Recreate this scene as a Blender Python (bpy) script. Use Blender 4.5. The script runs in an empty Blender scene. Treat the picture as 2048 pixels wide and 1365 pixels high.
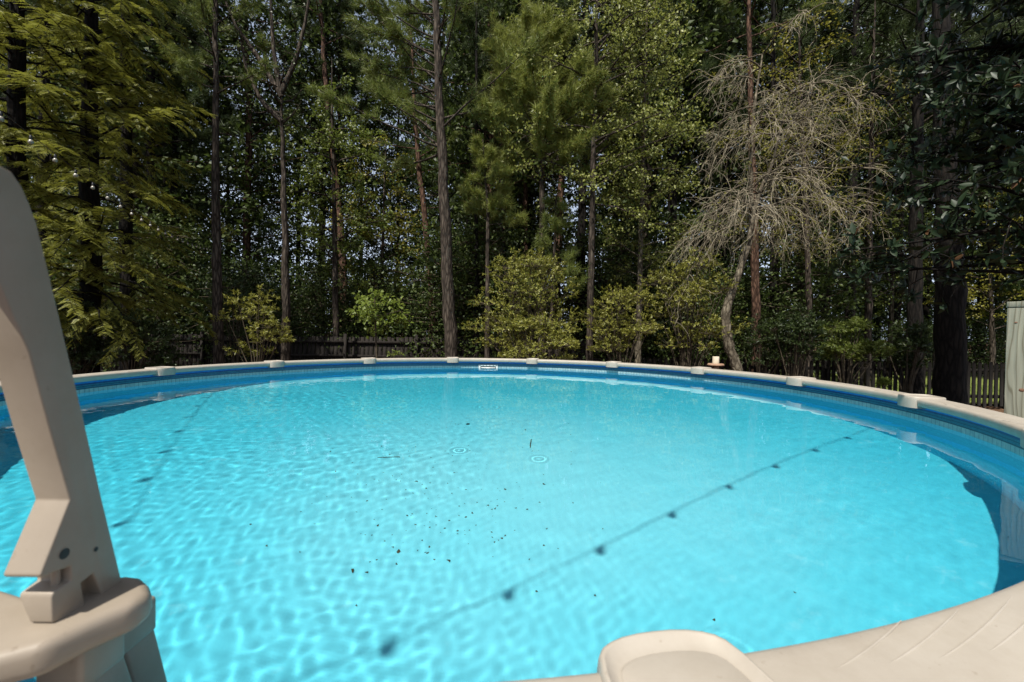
import bpy, math, random
import numpy as np
from mathutils import Matrix, Vector

# ------------------------------------------------------------------ camera, sky, sun, exposure
SC = bpy.context.scene
COL = SC.collection
CAM_Z, PITCH, ROLL, FPX, IW, IH = 1.764, .016, .014, 863., 2048., 1365.
cam_d = bpy.data.cameras.new("camera")
cam = bpy.data.objects.new("camera", cam_d)
COL.objects.link(cam)
_f = Vector((0, math.cos(PITCH), -math.sin(PITCH)))
_r0 = Vector((1, 0, 0)); _u0 = _r0.cross(_f)
_r = _r0 * math.cos(ROLL) + _u0 * math.sin(ROLL)
_u = _r.cross(_f)
cam.matrix_world = Matrix(((_r.x, _u.x, -_f.x, 0), (_r.y, _u.y, -_f.y, 0), (_r.z, _u.z, -_f.z, CAM_Z), (0, 0, 0, 1)))
cam_d.sensor_width = 36
cam_d.lens = FPX / IW * 36
cam_d.clip_start, cam_d.clip_end = .02, 2000
cam_d.dof.use_dof = True
cam_d.dof.focus_distance = 7.0
cam_d.dof.aperture_fstop = 5.6
SC.camera = cam

SUN_EL, SUN_AZ = math.radians(58.5), math.radians(27)      # light travels towards azimuth SUN_AZ (from +Y to +X)
world = bpy.data.worlds.new("World"); SC.world = world
world.use_nodes = True
wn = world.node_tree.nodes
sky = wn.new("ShaderNodeTexSky")
sky.sky_type = 'NISHITA'; sky.sun_disc = False
sky.sun_elevation = SUN_EL; sky.sun_rotation = math.pi + SUN_AZ
sky.air_density = 1.0; sky.dust_density = 2.0; sky.ozone_density = 1.0
wn["Background"].inputs[1].default_value = .08
_hs = wn.new("ShaderNodeHueSaturation"); _hs.inputs["Saturation"].default_value = .75; _hs.inputs["Value"].default_value = 1.0
world.node_tree.links.new(sky.outputs[0], _hs.inputs["Color"]); 
# pale summer haze that thickens evenly towards the horizon all round
_tc = wn.new("ShaderNodeTexCoord"); _sz = wn.new("ShaderNodeSeparateXYZ"); _mr = wn.new("ShaderNodeMapRange"); _pw = wn.new("ShaderNodeMath"); _mx = wn.new("ShaderNodeMixRGB")
_mr.inputs[1].default_value = 0; _mr.inputs[2].default_value = 1; _mr.inputs[3].default_value = 1; _mr.inputs[4].default_value = 0
_pw.operation = 'POWER'; _pw.inputs[1].default_value = 1.6; _mx.inputs[2].default_value = (6.6, 7.7, 9.6, 1)
_wl = world.node_tree.links
_wl.new(_tc.outputs["Generated"], _sz.inputs[0]); _wl.new(_sz.outputs[2], _mr.inputs[0]); _wl.new(_mr.outputs[0], _pw.inputs[0]); _wl.new(_pw.outputs[0], _mx.inputs[0])
_wl.new(_hs.outputs[0], _mx.inputs[1]); _wl.new(_mx.outputs[0], wn["Background"].inputs[0])
sun_d = bpy.data.lights.new("sun", 'SUN')
sun_d.energy = 5.0; sun_d.angle = math.radians(.5); sun_d.color = (1, .955, .87)
sun_d.cycles.is_caustics_light = True
sun = bpy.data.objects.new("sun", sun_d); COL.objects.link(sun)
sdir = Vector((math.sin(SUN_AZ) * math.cos(SUN_EL), math.cos(SUN_AZ) * math.cos(SUN_EL), -math.sin(SUN_EL)))
sun.rotation_euler = sdir.to_track_quat('-Z', 'Y').to_euler()
sun.location = (-4, -12, 20)
SC.view_settings.view_transform = 'Standard'; SC.view_settings.look = 'None'
SC.view_settings.gamma = 1; SC.view_settings.exposure = 0.5
SC.render.engine = 'CYCLES'
cy = SC.cycles
cy.use_denoising = True
cy.caustics_refractive = True; cy.caustics_reflective = False
cy.max_bounces = 8; cy.diffuse_bounces = 3; cy.glossy_bounces = 3; cy.transmission_bounces = 6
cy.sample_clamp_indirect = 6.0
cy.use_adaptive_sampling = True; cy.adaptive_threshold = .015

# ------------------------------------------------------------------ geometry helpers
def ray(px, py):
    x, y = px - IW / 2, py - IH / 2
    c, s = math.cos(ROLL), math.sin(ROLL)
    x, y = x * c + y * s, -x * s + y * c
    a, b = x / FPX, -y / FPX
    return np.array([a, math.cos(PITCH) + b * math.sin(PITCH), -math.sin(PITCH) + b * math.cos(PITCH)])
def at(px, py, Y):                       # the world point seen at a photo pixel, at depth Y
    d = ray(px, py); return np.array([0, 0, CAM_Z]) + d * Y / d[1]
def on_plane(px, py, z):
    d = ray(px, py); return np.array([0, 0, CAM_Z]) + d * (z - CAM_Z) / d[2]
WATER_Z, FLOOR_Z = 1.154, .03
def on_floor(px, py):                    # where a ray refracted by still water meets the pool floor
    P = on_plane(px, py, WATER_Z); d = ray(px, py); d = d / np.linalg.norm(d)
    h = d[:2] / 1.333; r = np.array([h[0], h[1], -math.sqrt(1 - (1 - d[2] ** 2) / 1.333 ** 2)])
    return P + r * (FLOOR_Z - WATER_Z) / r[2]

def mesh_of(name, V, quads=None, tris=None, smooth=False, polys=None):
    me = bpy.data.meshes.new(name)
    V = np.asarray(V, np.float32)
    nq = 0 if quads is None else len(quads); nt = 0 if tris is None else len(tris)
    loops, starts, tot, s = [], [], [], 0
    if nq:
        q = np.asarray(quads, np.int32); loops.append(q.ravel()); starts.append(np.arange(nq) * 4); s = nq * 4
    if nt:
        t = np.asarray(tris, np.int32); loops.append(t.ravel()); starts.append(s + np.arange(nt) * 3); s += nt * 3
    for pl in polys or []:
        loops.append(np.array(pl, np.int32)); starts.append(np.array([s])); s += len(pl)
    loops = np.concatenate(loops).astype(np.int32); starts = np.concatenate(starts).astype(np.int32)
    me.vertices.add(len(V)); me.vertices.foreach_set("co", V.ravel())
    me.loops.add(len(loops)); me.loops.foreach_set("vertex_index", loops)
    me.polygons.add(len(starts)); me.polygons.foreach_set("loop_start", starts)
    me.update(calc_edges=True)
    if smooth: me.polygons.foreach_set("use_smooth", np.ones(len(starts), bool))
    return me
def put(name, me, mat=None, parent=None, loc=(0, 0, 0)):
    o = bpy.data.objects.new(name, me); COL.objects.link(o)
    if mat is not None and not me.materials: me.materials.append(mat)
    if parent is not None: o.parent = parent
    o.location = loc
    return o
def tag(o, label=None, cat=None, group=None, kind=None):
    if label: o['label'] = label
    if cat: o['category'] = cat
    if group: o['group'] = group
    if kind: o['kind'] = kind
    return o
def empty(name, loc, label, cat, group=None, rz=0.):
    o = bpy.data.objects.new(name, None); COL.objects.link(o)
    o.location = loc; o.rotation_euler = (0, 0, rz); o.empty_display_size = .2
    return tag(o, label, cat, group)
class Acc:                               # collects vertices and faces of one mesh
    def __init__(s): s.V, s.Q, s.T, s.n = [], [], [], 0
    def add(s, V, Q=None, T=None):
        V = np.asarray(V, float)
        if Q is not None and len(Q): s.Q.append(np.asarray(Q) + s.n)
        if T is not None and len(T): s.T.append(np.asarray(T) + s.n)
        s.V.append(V); s.n += len(V)
    def tube(s, P, R, k=6, cap=False):
        P = np.asarray(P, float); n = len(P); R = np.broadcast_to(np.asarray(R, float), (n,))
        T = np.gradient(P, axis=0); T /= np.linalg.norm(T, axis=1)[:, None] + 1e-9
        ref = np.array([0, 0, 1.]) if abs(T[0, 2]) < .8 else np.array([1., 0, 0])
        A = np.cross(T, ref); A /= np.linalg.norm(A, axis=1)[:, None] + 1e-9
        B = np.cross(T, A)
        a = np.arange(k) * 2 * np.pi / k
        V = P[:, None] + R[:, None, None] * (A[:, None] * np.cos(a)[None, :, None] + B[:, None] * np.sin(a)[None, :, None])
        i = np.arange(n - 1)[:, None] * k; j = np.arange(k)[None]; j2 = (j + 1) % k
        Q = np.stack([i + j, i + j2, i + k + j2, i + k + j], -1).reshape(-1, 4)
        V = V.reshape(-1, 3); Tt = None
        if cap:
            V = np.vstack([V, P[0], P[-1]]); m = n * k
            Tt = [[m, (q + 1) % k, q] for q in range(k)] + [[m + 1, (n - 1) * k + q, (n - 1) * k + (q + 1) % k] for q in range(k)]
        s.add(V, Q, Tt)
    def box(s, c, h, R=None):
        v = np.array([[x, y, z] for x in (-1, 1) for y in (-1, 1) for z in (-1, 1)], float) * np.asarray(h)
        if R is not None: v = v @ np.asarray(R).T
        s.add(v + np.asarray(c), [[0, 1, 3, 2], [4, 6, 7, 5], [0, 4, 5, 1], [2, 3, 7, 6], [0, 2, 6, 4], [1, 5, 7, 3]])
    def lathe(s, prof, c=(0, 0, 0), k=16):
        prof = np.asarray(prof, float); a = np.arange(k) * 2 * np.pi / k
        V = np.stack([prof[:, None, 0] * np.cos(a), prof[:, None, 0] * np.sin(a), np.broadcast_to(prof[:, None, 1], (len(prof), k))], -1).reshape(-1, 3) + np.asarray(c)
        i = np.arange(len(prof) - 1)[:, None] * k; j = np.arange(k)[None]; j2 = (j + 1) % k
        s.add(V, np.stack([i + j, i + j2, i + k + j2, i + k + j], -1).reshape(-1, 4))
    def mesh(s, name, smooth=False):
        return mesh_of(name, np.vstack(s.V), np.vstack(s.Q) if s.Q else None, np.vstack(s.T) if s.T else None, smooth)
    def build(s, name, mat, parent=None, smooth=False):
        return put(name, s.mesh(name, smooth), mat, parent)
def bevel(o, w, seg=2, ang=35):
    m = o.modifiers.new("bevel", 'BEVEL'); m.width = w; m.segments = seg; m.limit_method = 'ANGLE'; m.angle_limit = math.radians(ang)
    m.harden_normals = False
    return o
def unit(v): return v / (np.linalg.norm(v, axis=-1, keepdims=True) + 1e-9)
def move_to(V, o): return np.asarray(V) - np.asarray(o.location)

# ------------------------------------------------------------------ materials
def new_mat(name):
    m = bpy.data.materials.new(name); m.use_nodes = True
    nt = m.node_tree; return m, nt, nt.nodes, nt.links, nt.nodes["Principled BSDF"]
def set_p(p, col=None, rough=.5, spec=.4):
    if col is not None: p.inputs["Base Color"].default_value = (*col, 1)
    p.inputs["Roughness"].default_value = rough; p.inputs["Specular IOR Level"].default_value = spec
def ramp(N, stops):
    r = N.new("ShaderNodeValToRGB"); e = r.color_ramp.elements
    while len(e) < len(stops): e.new(.5)
    for q, (t, c) in zip(e, stops): q.position = t; q.color = (*c, 1)
    return r
def noise_mat(name, c1, c2, scale=8, rough=.6, bump=.0, spec=.4, stretch=(1, 1, 1), detail=6, bscale=None, dist=.01, lo=.35, hi=.65):
    m, nt, N, L, p = new_mat(name); set_p(p, c1, rough, spec)
    tc = N.new("ShaderNodeTexCoord"); mp = N.new("ShaderNodeMapping"); mp.inputs["Scale"].default_value = stretch
    L.new(tc.outputs["Object"], mp.inputs[0])
    nz = N.new("ShaderNodeTexNoise"); nz.inputs["Scale"].default_value = scale; nz.inputs["Detail"].default_value = detail
    L.new(mp.outputs[0], nz.inputs["Vector"])
    r = ramp(N, [(lo, c1), (hi, c2)]); L.new(nz.outputs["Fac"], r.inputs[0]); L.new(r.outputs[0], p.inputs["Base Color"])
    if bump:
        n2 = N.new("ShaderNodeTexNoise"); n2.inputs["Scale"].default_value = bscale or scale * 3; n2.inputs["Detail"].default_value = 5
        L.new(mp.outputs[0], n2.inputs["Vector"])
        b = N.new("ShaderNodeBump"); b.inputs["Strength"].default_value = bump; b.inputs["Distance"].default_value = dist
        L.new(n2.outputs["Fac"], b.inputs["Height"]); L.new(b.outputs[0], p.inputs["Normal"])
    return m
def leaf_mat(name, cols, rough=.5, spec=.3, trans=.3, tcol=None):
    m, nt, N, L, p = new_mat(name); set_p(p, cols[0], rough, spec)
    g = N.new("ShaderNodeNewGeometry")
    k = len(cols)
    r = ramp(N, [(i / (k - 1), c) for i, c in enumerate(cols)])
    L.new(g.outputs["Random Per Island"], r.inputs[0]); L.new(r.outputs[0], p.inputs["Base Color"])
    t = N.new("ShaderNodeBsdfTranslucent"); c = tcol or tuple(min(1, x * 1.5) for x in cols[len(cols) // 2]); t.inputs[0].default_value = (*c, 1)
    mx = N.new("ShaderNodeMixShader"); mx.inputs[0].default_value = trans
    L.new(p.outputs[0], mx.inputs[1]); L.new(t.outputs[0], mx.inputs[2]); L.new(mx.outputs[0], N["Material Output"].inputs[0])
    return m
def bark_mat(name, c1, c2, c3, sx=14., sz=2.6, bump=.9):
    m, nt, N, L, p = new_mat(name); set_p(p, c1, .9, .15)
    tc = N.new("ShaderNodeTexCoord"); mp = N.new("ShaderNodeMapping"); mp.inputs["Scale"].default_value = (sx, sx, sz)
    L.new(tc.outputs["Object"], mp.inputs[0])
    w = N.new("ShaderNodeTexNoise"); w.inputs["Scale"].default_value = 1.4; w.inputs["Detail"].default_value = 5
    L.new(mp.outputs[0], w.inputs["Vector"])
    v = N.new("ShaderNodeTexVoronoi"); v.feature = 'DISTANCE_TO_EDGE'; v.inputs["Scale"].default_value = 1.6
    mixv = N.new("ShaderNodeMixRGB"); mixv.inputs[0].default_value = .35
    L.new(mp.outputs[0], mixv.inputs[1]); L.new(w.outputs["Color"], mixv.inputs[2]); L.new(mixv.outputs[0], v.inputs["Vector"])
    n2 = N.new("ShaderNodeTexNoise"); n2.inputs["Scale"].default_value = 1.1; n2.inputs["Detail"].default_value = 4
    L.new(tc.outputs["Object"], n2.inputs["Vector"])
    r = ramp(N, [(.0, c1), (.22, c2), (.7, c3)])
    L.new(v.outputs["Distance"], r.inputs[0])
    mx = N.new("ShaderNodeMixRGB"); mx.blend_type = 'MULTIPLY'; mx.inputs[0].default_value = .5
    r2 = ramp(N, [(.3, (.55, .55, .55)), (.7, (1.15, 1.1, 1.05))]); L.new(n2.outputs["Fac"], r2.inputs[0])
    L.new(r.outputs[0], mx.inputs[1]); L.new(r2.outputs[0], mx.inputs[2]); L.new(mx.outputs[0], p.inputs["Base Color"])
    b = N.new("ShaderNodeBump"); b.inputs["Strength"].default_value = bump; b.inputs["Distance"].default_value = .03
    ad = N.new("ShaderNodeMath"); ad.operation = 'ADD'
    L.new(v.outputs["Distance"], ad.inputs[0]); L.new(w.outputs["Fac"], ad.inputs[1])
    L.new(ad.outputs[0], b.inputs["Height"]); L.new(b.outputs[0], p.inputs["Normal"])
    return m
M = {}
M['resin'] = noise_mat('tan_resin', (.27, .226, .176), (.305, .256, .20), 5, .42, .05, .4, bscale=160, dist=.002)
M['rail'] = noise_mat('cream_rail_resin', (.335, .298, .25), (.37, .332, .28), 3, .4, .04, .4, bscale=140, dist=.002)
def wear(m, k=.28):
    nt = m.node_tree; N, L = nt.nodes, nt.links; p = N["Principled BSDF"]; src = p.inputs["Base Color"].links[0].from_socket
    tc = N.new("ShaderNodeTexCoord")
    a = N.new("ShaderNodeTexNoise"); a.inputs["Scale"].default_value = 9; a.inputs["Detail"].default_value = 8; a.inputs["Roughness"].default_value = .7
    b = N.new("ShaderNodeTexNoise"); b.inputs["Scale"].default_value = 95; b.inputs["Detail"].default_value = 3
    L.new(tc.outputs["Object"], a.inputs["Vector"]); L.new(tc.outputs["Object"], b.inputs["Vector"])
    ra = ramp(N, [(.38, (1, 1, 1)), (.75, (.74, .71, .66))]); L.new(a.outputs["Fac"], ra.inputs[0])
    rb_ = ramp(N, [(.68, (1, 1, 1)), (.78, (.52, .46, .38))]); L.new(b.outputs["Fac"], rb_.inputs[0])
    m1 = N.new("ShaderNodeMixRGB"); m1.blend_type = 'MULTIPLY'; m1.inputs[0].default_value = min(1, k * 2.2); L.new(src, m1.inputs[1]); L.new(ra.outputs[0], m1.inputs[2])
    m2 = N.new("ShaderNodeMixRGB"); m2.blend_type = 'MULTIPLY'; m2.inputs[0].default_value = k * 1.6; L.new(m1.outputs[0], m2.inputs[1]); L.new(rb_.outputs[0], m2.inputs[2])
    L.new(m2.outputs[0], p.inputs["Base Color"])
    rr_ = N.new("ShaderNodeMapRange"); rr_.inputs[3].default_value = .34; rr_.inputs[4].default_value = .6; L.new(a.outputs["Fac"], rr_.inputs[0]); L.new(rr_.outputs[0], p.inputs["Roughness"])
wear(M['resin']); wear(M['rail'], .25)
M['dark_gap'] = noise_mat('dark_gap', (.02, .02, .02), (.03, .028, .026), 10)
M['white'] = noise_mat('white_plastic', (.55, .55, .53), (.60, .60, .58), 10, .35)
M['bark_grey'] = bark_mat('grey_brown_bark', (.018, .014, .011), (.075, .06, .047), (.15, .125, .10))
M['bark_dark'] = bark_mat('dark_bark', (.004, .0035, .003), (.014, .0115, .0095), (.028, .023, .018))
M['bark_red'] = bark_mat('reddish_pine_bark', (.028, .016, .011), (.115, .066, .045), (.21, .125, .085), 11, 3.4)
M['bark_pale'] = bark_mat('pale_mottled_bark', (.06, .05, .035), (.17, .145, .105), (.30, .27, .20), 12, 5)
M['twig'] = noise_mat('bare_twig', (.215, .182, .125), (.35, .305, .22), 6, .8, spec=.2)
M['twig_dark'] = noise_mat('dark_twig', (.04, .032, .022), (.085, .068, .045), 6, .85, spec=.15)
M['pine'] = leaf_mat('pine_needles', [(.085, .118, .024), (.138, .17, .036), (.19, .21, .05)], .5, .3, .25)
M['pine_bright'] = leaf_mat('bright_pine_needles', [(.15, .18, .04), (.21, .235, .052), (.26, .275, .07)], .5, .3, .25)
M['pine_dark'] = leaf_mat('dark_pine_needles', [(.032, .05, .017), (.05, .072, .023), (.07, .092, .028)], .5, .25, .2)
M['cypress'] = leaf_mat('feathery_cypress_leaf', [(.10, .118, .018), (.165, .17, .025), (.245, .235, .04)], .5, .3, .35)
M['leaf_mid'] = leaf_mat('mid_green_leaf', [(.07, .10, .018), (.105, .135, .023), (.15, .172, .032)], .45, .35, .33)
M['leaf_light'] = leaf_mat('pale_glossy_leaf', [(.115, .135, .028), (.18, .20, .042), (.25, .26, .07)], .48, .4, .3)
M['leaf_gold'] = leaf_mat('yellow_green_leaf', [(.12, .125, .018), (.175, .165, .024), (.23, .21, .034)], .45, .35, .38)
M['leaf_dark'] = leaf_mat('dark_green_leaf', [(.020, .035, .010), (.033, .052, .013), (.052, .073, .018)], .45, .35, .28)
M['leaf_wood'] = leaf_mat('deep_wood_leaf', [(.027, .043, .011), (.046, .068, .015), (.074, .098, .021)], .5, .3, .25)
M['leaf_shrub'] = leaf_mat('wax_shrub_leaf', [(.13, .14, .025), (.19, .19, .032), (.25, .24, .046)], .42, .4, .28)
M['leaf_bright'] = leaf_mat('bright_sapling_leaf', [(.10, .14, .022), (.14, .185, .03), (.18, .22, .04)], .45, .35, .4)
M['magnolia'] = leaf_mat('glossy_magnolia_leaf', [(.010, .021, .010), (.017, .031, .013), (.028, .044, .018)], .46, .3, .08)
M['magnolia_brown'] = leaf_mat('rusty_magnolia_underside', [(.07, .035, .016), (.10, .05, .022)], .6, .2, .1)
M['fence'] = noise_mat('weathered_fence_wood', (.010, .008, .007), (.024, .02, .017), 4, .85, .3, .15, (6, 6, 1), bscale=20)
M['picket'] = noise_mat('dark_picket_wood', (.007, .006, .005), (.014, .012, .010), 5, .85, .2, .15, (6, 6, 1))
M['soil'] = noise_mat('pine_straw_ground', (.05, .028, .017), (.13, .075, .042), 7, .95, .6, .1, detail=9, bscale=40, dist=.03)
M['lawn'] = noise_mat('lawn_ground', (.10, .135, .03), (.17, .19, .05), 3, .9, .5, .1, detail=9, bscale=60, dist=.03)
M['road'] = noise_mat('grey_road', (.22, .21, .2), (.30, .29, .27), 3, .9)
M['grass'] = leaf_mat('grass_blade', [(.10, .15, .03), (.17, .21, .045)], .5, .3, .3)
M['straw'] = leaf_mat('dry_pine_straw', [(.10, .05, .025), (.20, .11, .055), (.28, .18, .10)], .8, .1, .1)
M['scrap'] = leaf_mat('wet_leaf_scrap', [(.03, .024, .012), (.075, .05, .02), (.03, .05, .022)], .6, .2, .05)
M['bulb'] = noise_mat('frosted_bulb', (.20, .18, .14), (.26, .24, .19), 5, .2, spec=.6)
M['cable'] = noise_mat('black_cable', (.012, .012, .012), (.02, .02, .02), 5, .5)
M['block'] = noise_mat('tan_block', (.46, .39, .28), (.58, .50, .38), 9, .8, .2)
M['board'] = noise_mat('brown_board', (.24, .14, .085), (.36, .23, .15), 9, .8, .2)
M['birch'] = noise_mat('white_bark', (.45, .44, .40), (.62, .60, .55), 8, .8)

# pool liner: printed bands round the wall above and below the waterline
def liner_wall_mat():
    m, nt, N, L, p = new_mat('printed_pool_liner'); set_p(p, rough=.35, spec=.4)
    tc = N.new("ShaderNodeTexCoord"); sp = N.new("ShaderNodeSeparateXYZ"); L.new(tc.outputs["Object"], sp.inputs[0])
    an = N.new("ShaderNodeMath"); an.operation = 'ARCTAN2'; L.new(sp.outputs[0], an.inputs[0]); L.new(sp.outputs[1], an.inputs[1])
    ar = N.new("ShaderNodeMath"); ar.operation = 'MULTIPLY'; ar.inputs[1].default_value = 3.64; L.new(an.outputs[0], ar.inputs[0])
    cb = N.new("ShaderNodeCombineXYZ"); L.new(ar.outputs[0], cb.inputs[0]); L.new(sp.outputs[2], cb.inputs[1])
    # z bands (object z = world z here)
    zr = N.new("ShaderNodeMapRange"); zr.inputs[1].default_value = 1.0; zr.inputs[2].default_value = 1.32; L.new(sp.outputs[2], zr.inputs[0])
    def zz(z): return (z - 1.0) / .32
    r = ramp(N, [(0, (.045, .64, .93))]); r.color_ramp.interpolation = 'CONSTANT'
    e = r.color_ramp.elements
    stops = [(0, (.045, .64, .93)), (zz(1.118), (.30, .42, .44)), (zz(1.186), (.012, .07, .13)), (zz(1.193), (.03, .20, .30)), (zz(1.208), (.01, .07, .16)), (zz(1.213), (.03, .20, .30)), (zz(1.226), (.008, .06, .25)), (zz(1.24), (.012, .20, .62))]
    e[0].position, e[0].color = 0, (*stops[0][1], 1)
    for t, c in stops[1:]:
        q = e.new(t); q.color = (*c, 1)
    while len(e) > len(stops): e.remove(e[len(e) - 1])
    L.new(zr.outputs[0], r.inputs[0])
    # mottling and mosaic
    nz = N.new("ShaderNodeTexNoise"); nz.inputs["Scale"].default_value = 30; nz.inputs["Detail"].default_value = 6
    L.new(cb.outputs[0], nz.inputs["Vector"])
    rm = ramp(N, [(.3, (.62, .72, .8)), (.7, (1.25, 1.15, 1.08))]); L.new(nz.outputs["Fac"], rm.inputs[0])
    mu = N.new("ShaderNodeMixRGB"); mu.blend_type = 'MULTIPLY'; mu.inputs[0].default_value = .8
    L.new(r.outputs[0], mu.inputs[1]); L.new(rm.outputs[0], mu.inputs[2])
    br = N.new("ShaderNodeTexBrick"); br.inputs["Scale"].default_value = 1; br.offset = .5
    br.inputs["Brick Width"].default_value = .046; br.inputs["Row Height"].default_value = .2; br.inputs["Mortar Size"].default_value = .0016
    br.inputs["Color1"].default_value = (1, 1, 1, 1); br.inputs["Color2"].default_value = (.8, .84, .86, 1); br.inputs["Mortar"].default_value = (.12, .2, .26, 1)
    br.inputs["Bias"].default_value = 0; br.offset = 0
    L.new(cb.outputs[0], br.inputs["Vector"])
    # tiles only in the tile row
    m1 = N.new("ShaderNodeMath"); m1.operation = 'COMPARE'; m1.inputs[1].default_value = 1.152; m1.inputs[2].default_value = .034; L.new(sp.outputs[2], m1.inputs[0])
    mt = N.new("ShaderNodeMixRGB"); mt.blend_type = 'MULTIPLY'; L.new(m1.outputs[0], mt.inputs[0]); L.new(mu.outputs[0], mt.inputs[1]); L.new(br.outputs[0], mt.inputs[2])
    # small mosaic in the two rope bands
    b2 = N.new("ShaderNodeTexBrick"); b2.inputs["Scale"].default_value = 1; b2.offset = .5
    b2.inputs["Brick Width"].default_value = .013; b2.inputs["Row Height"].default_value = .0065; b2.inputs["Mortar Size"].default_value = .0016
    b2.inputs["Color1"].default_value = (1.1, 1.1, 1.1, 1); b2.inputs["Color2"].default_value = (.55, .6, .7, 1); b2.inputs["Mortar"].default_value = (.4, .45, .5, 1)
    L.new(cb.outputs[0], b2.inputs["Vector"])
    m2 = N.new("ShaderNodeMath"); m2.operation = 'COMPARE'; m2.inputs[1].default_value = 1.213; m2.inputs[2].default_value = .027; L.new(sp.outputs[2], m2.inputs[0])
    mt2 = N.new("ShaderNodeMixRGB"); mt2.blend_type = 'MULTIPLY'; L.new(m2.outputs[0], mt2.inputs[0]); L.new(mt.outputs[0], mt2.inputs[1]); L.new(b2.outputs[0], mt2.inputs[2])
    L.new(mt2.outputs[0], p.inputs["Base Color"])
    return m
M['liner_wall'] = liner_wall_mat()
def liner_floor_mat():
    m, nt, N, L, p = new_mat('aqua_liner_floor'); set_p(p, rough=.6, spec=.2)
    tc = N.new("ShaderNodeTexCoord")
    n1 = N.new("ShaderNodeTexNoise"); n1.inputs["Scale"].default_value = 1.1; n1.inputs["Detail"].default_value = 5
    n2 = N.new("ShaderNodeTexNoise"); n2.inputs["Scale"].default_value = 34; n2.inputs["Detail"].default_value = 5
    L.new(tc.outputs["Object"], n1.inputs["Vector"]); L.new(tc.outputs["Object"], n2.inputs["Vector"])
    r1 = ramp(N, [(.3, (.055, .565, .72)), (.7, (.095, .64, .785))]); L.new(n1.outputs["Fac"], r1.inputs[0])
    r2 = ramp(N, [(.35, (.92, .96, .97)), (.65, (1.06, 1.03, 1.02))]); L.new(n2.outputs["Fac"], r2.inputs[0])
    mu = N.new("ShaderNodeMixRGB"); mu.blend_type = 'MULTIPLY'; mu.inputs[0].default_value = 1
    L.new(r1.outputs[0], mu.inputs[1]); L.new(r2.outputs[0], mu.inputs[2])
    n3 = N.new("ShaderNodeTexNoise"); n3.inputs["Scale"].default_value = 5.2; n3.inputs["Detail"].default_value = 8; n3.inputs["Roughness"].default_value = .68; L.new(tc.outputs["Object"], n3.inputs["Vector"])
    r3 = ramp(N, [(.60, (0, 0, 0)), (.74, (.5, .5, .5))]); L.new(n3.outputs["Fac"], r3.inputs[0])
    wh = N.new("ShaderNodeMixRGB"); wh.inputs[2].default_value = (.36, .78, .86, 1); L.new(r3.outputs[0], wh.inputs[0]); L.new(mu.outputs[0], wh.inputs[1]); 
    # light falloff painted into the floor colour, paler around an off-centre spot
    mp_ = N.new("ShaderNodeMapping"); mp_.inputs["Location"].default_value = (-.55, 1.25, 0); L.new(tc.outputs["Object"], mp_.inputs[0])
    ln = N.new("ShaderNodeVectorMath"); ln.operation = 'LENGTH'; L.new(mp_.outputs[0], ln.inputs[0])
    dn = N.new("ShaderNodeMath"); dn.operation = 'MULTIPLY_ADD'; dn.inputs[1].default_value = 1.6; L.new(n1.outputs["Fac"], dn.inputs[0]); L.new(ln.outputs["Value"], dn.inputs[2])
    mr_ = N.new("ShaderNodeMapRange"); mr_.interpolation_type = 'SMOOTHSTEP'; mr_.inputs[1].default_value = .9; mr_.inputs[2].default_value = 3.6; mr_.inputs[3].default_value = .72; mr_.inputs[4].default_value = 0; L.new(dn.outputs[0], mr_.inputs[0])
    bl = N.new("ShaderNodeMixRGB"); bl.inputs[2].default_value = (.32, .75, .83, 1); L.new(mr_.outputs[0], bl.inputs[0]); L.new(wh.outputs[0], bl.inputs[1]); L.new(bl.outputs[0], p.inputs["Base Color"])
    return m
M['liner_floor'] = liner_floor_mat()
def water_mat():
    m, nt, N, L, p = new_mat('pool_water')
    g = N.new("ShaderNodeBsdfGlass"); g.inputs["Color"].default_value = (.88, .985, 1.0, 1); g.inputs["Roughness"].default_value = 0; g.inputs["IOR"].default_value = 1.333
    L.new(g.outputs[0], N["Material Output"].inputs[0]); N.remove(p); return m
M['water'] = water_mat()

# ------------------------------------------------------------------ setting: ground, lawn, road
G = 700.
gx = np.linspace(-1, 1, 61); gx = np.sign(gx) * np.abs(gx) ** 3 * G
XX, YY = np.meshgrid(gx, gx, indexing='ij'); rngG = np.random.default_rng(5)
ZZ = rngG.normal(0, .02, XX.shape) * (np.hypot(XX, YY - 4) > 6)
n = len(gx); I = np.arange(n - 1)[:, None] * n + np.arange(n - 1)[None]
GQ = np.stack([I, I + n, I + n + 1, I + 1], -1).reshape(-1, 4)
tag(put('ground', mesh_of('ground', np.stack([XX, YY, ZZ - .03], -1).reshape(-1, 3), GQ, smooth=True), M['soil']), kind='structure')
def sheet(name, pts, mat, kind='structure'):
    return tag(put(name, mesh_of(name, pts, polys=[list(range(len(pts)))]), mat), kind=kind)
sheet('lawn', [(4.2, 11.75, .05), (40, 11.75, .05), (75, 60, .1), (17, 60, .1), (13, 24, .06), (9.5, 18, .05)], M['lawn'])
sheet('road', [(19, 33, .11), (70, 24, .11), (72, 27.5, .11), (20, 37, .11)], M['road'])

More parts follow.
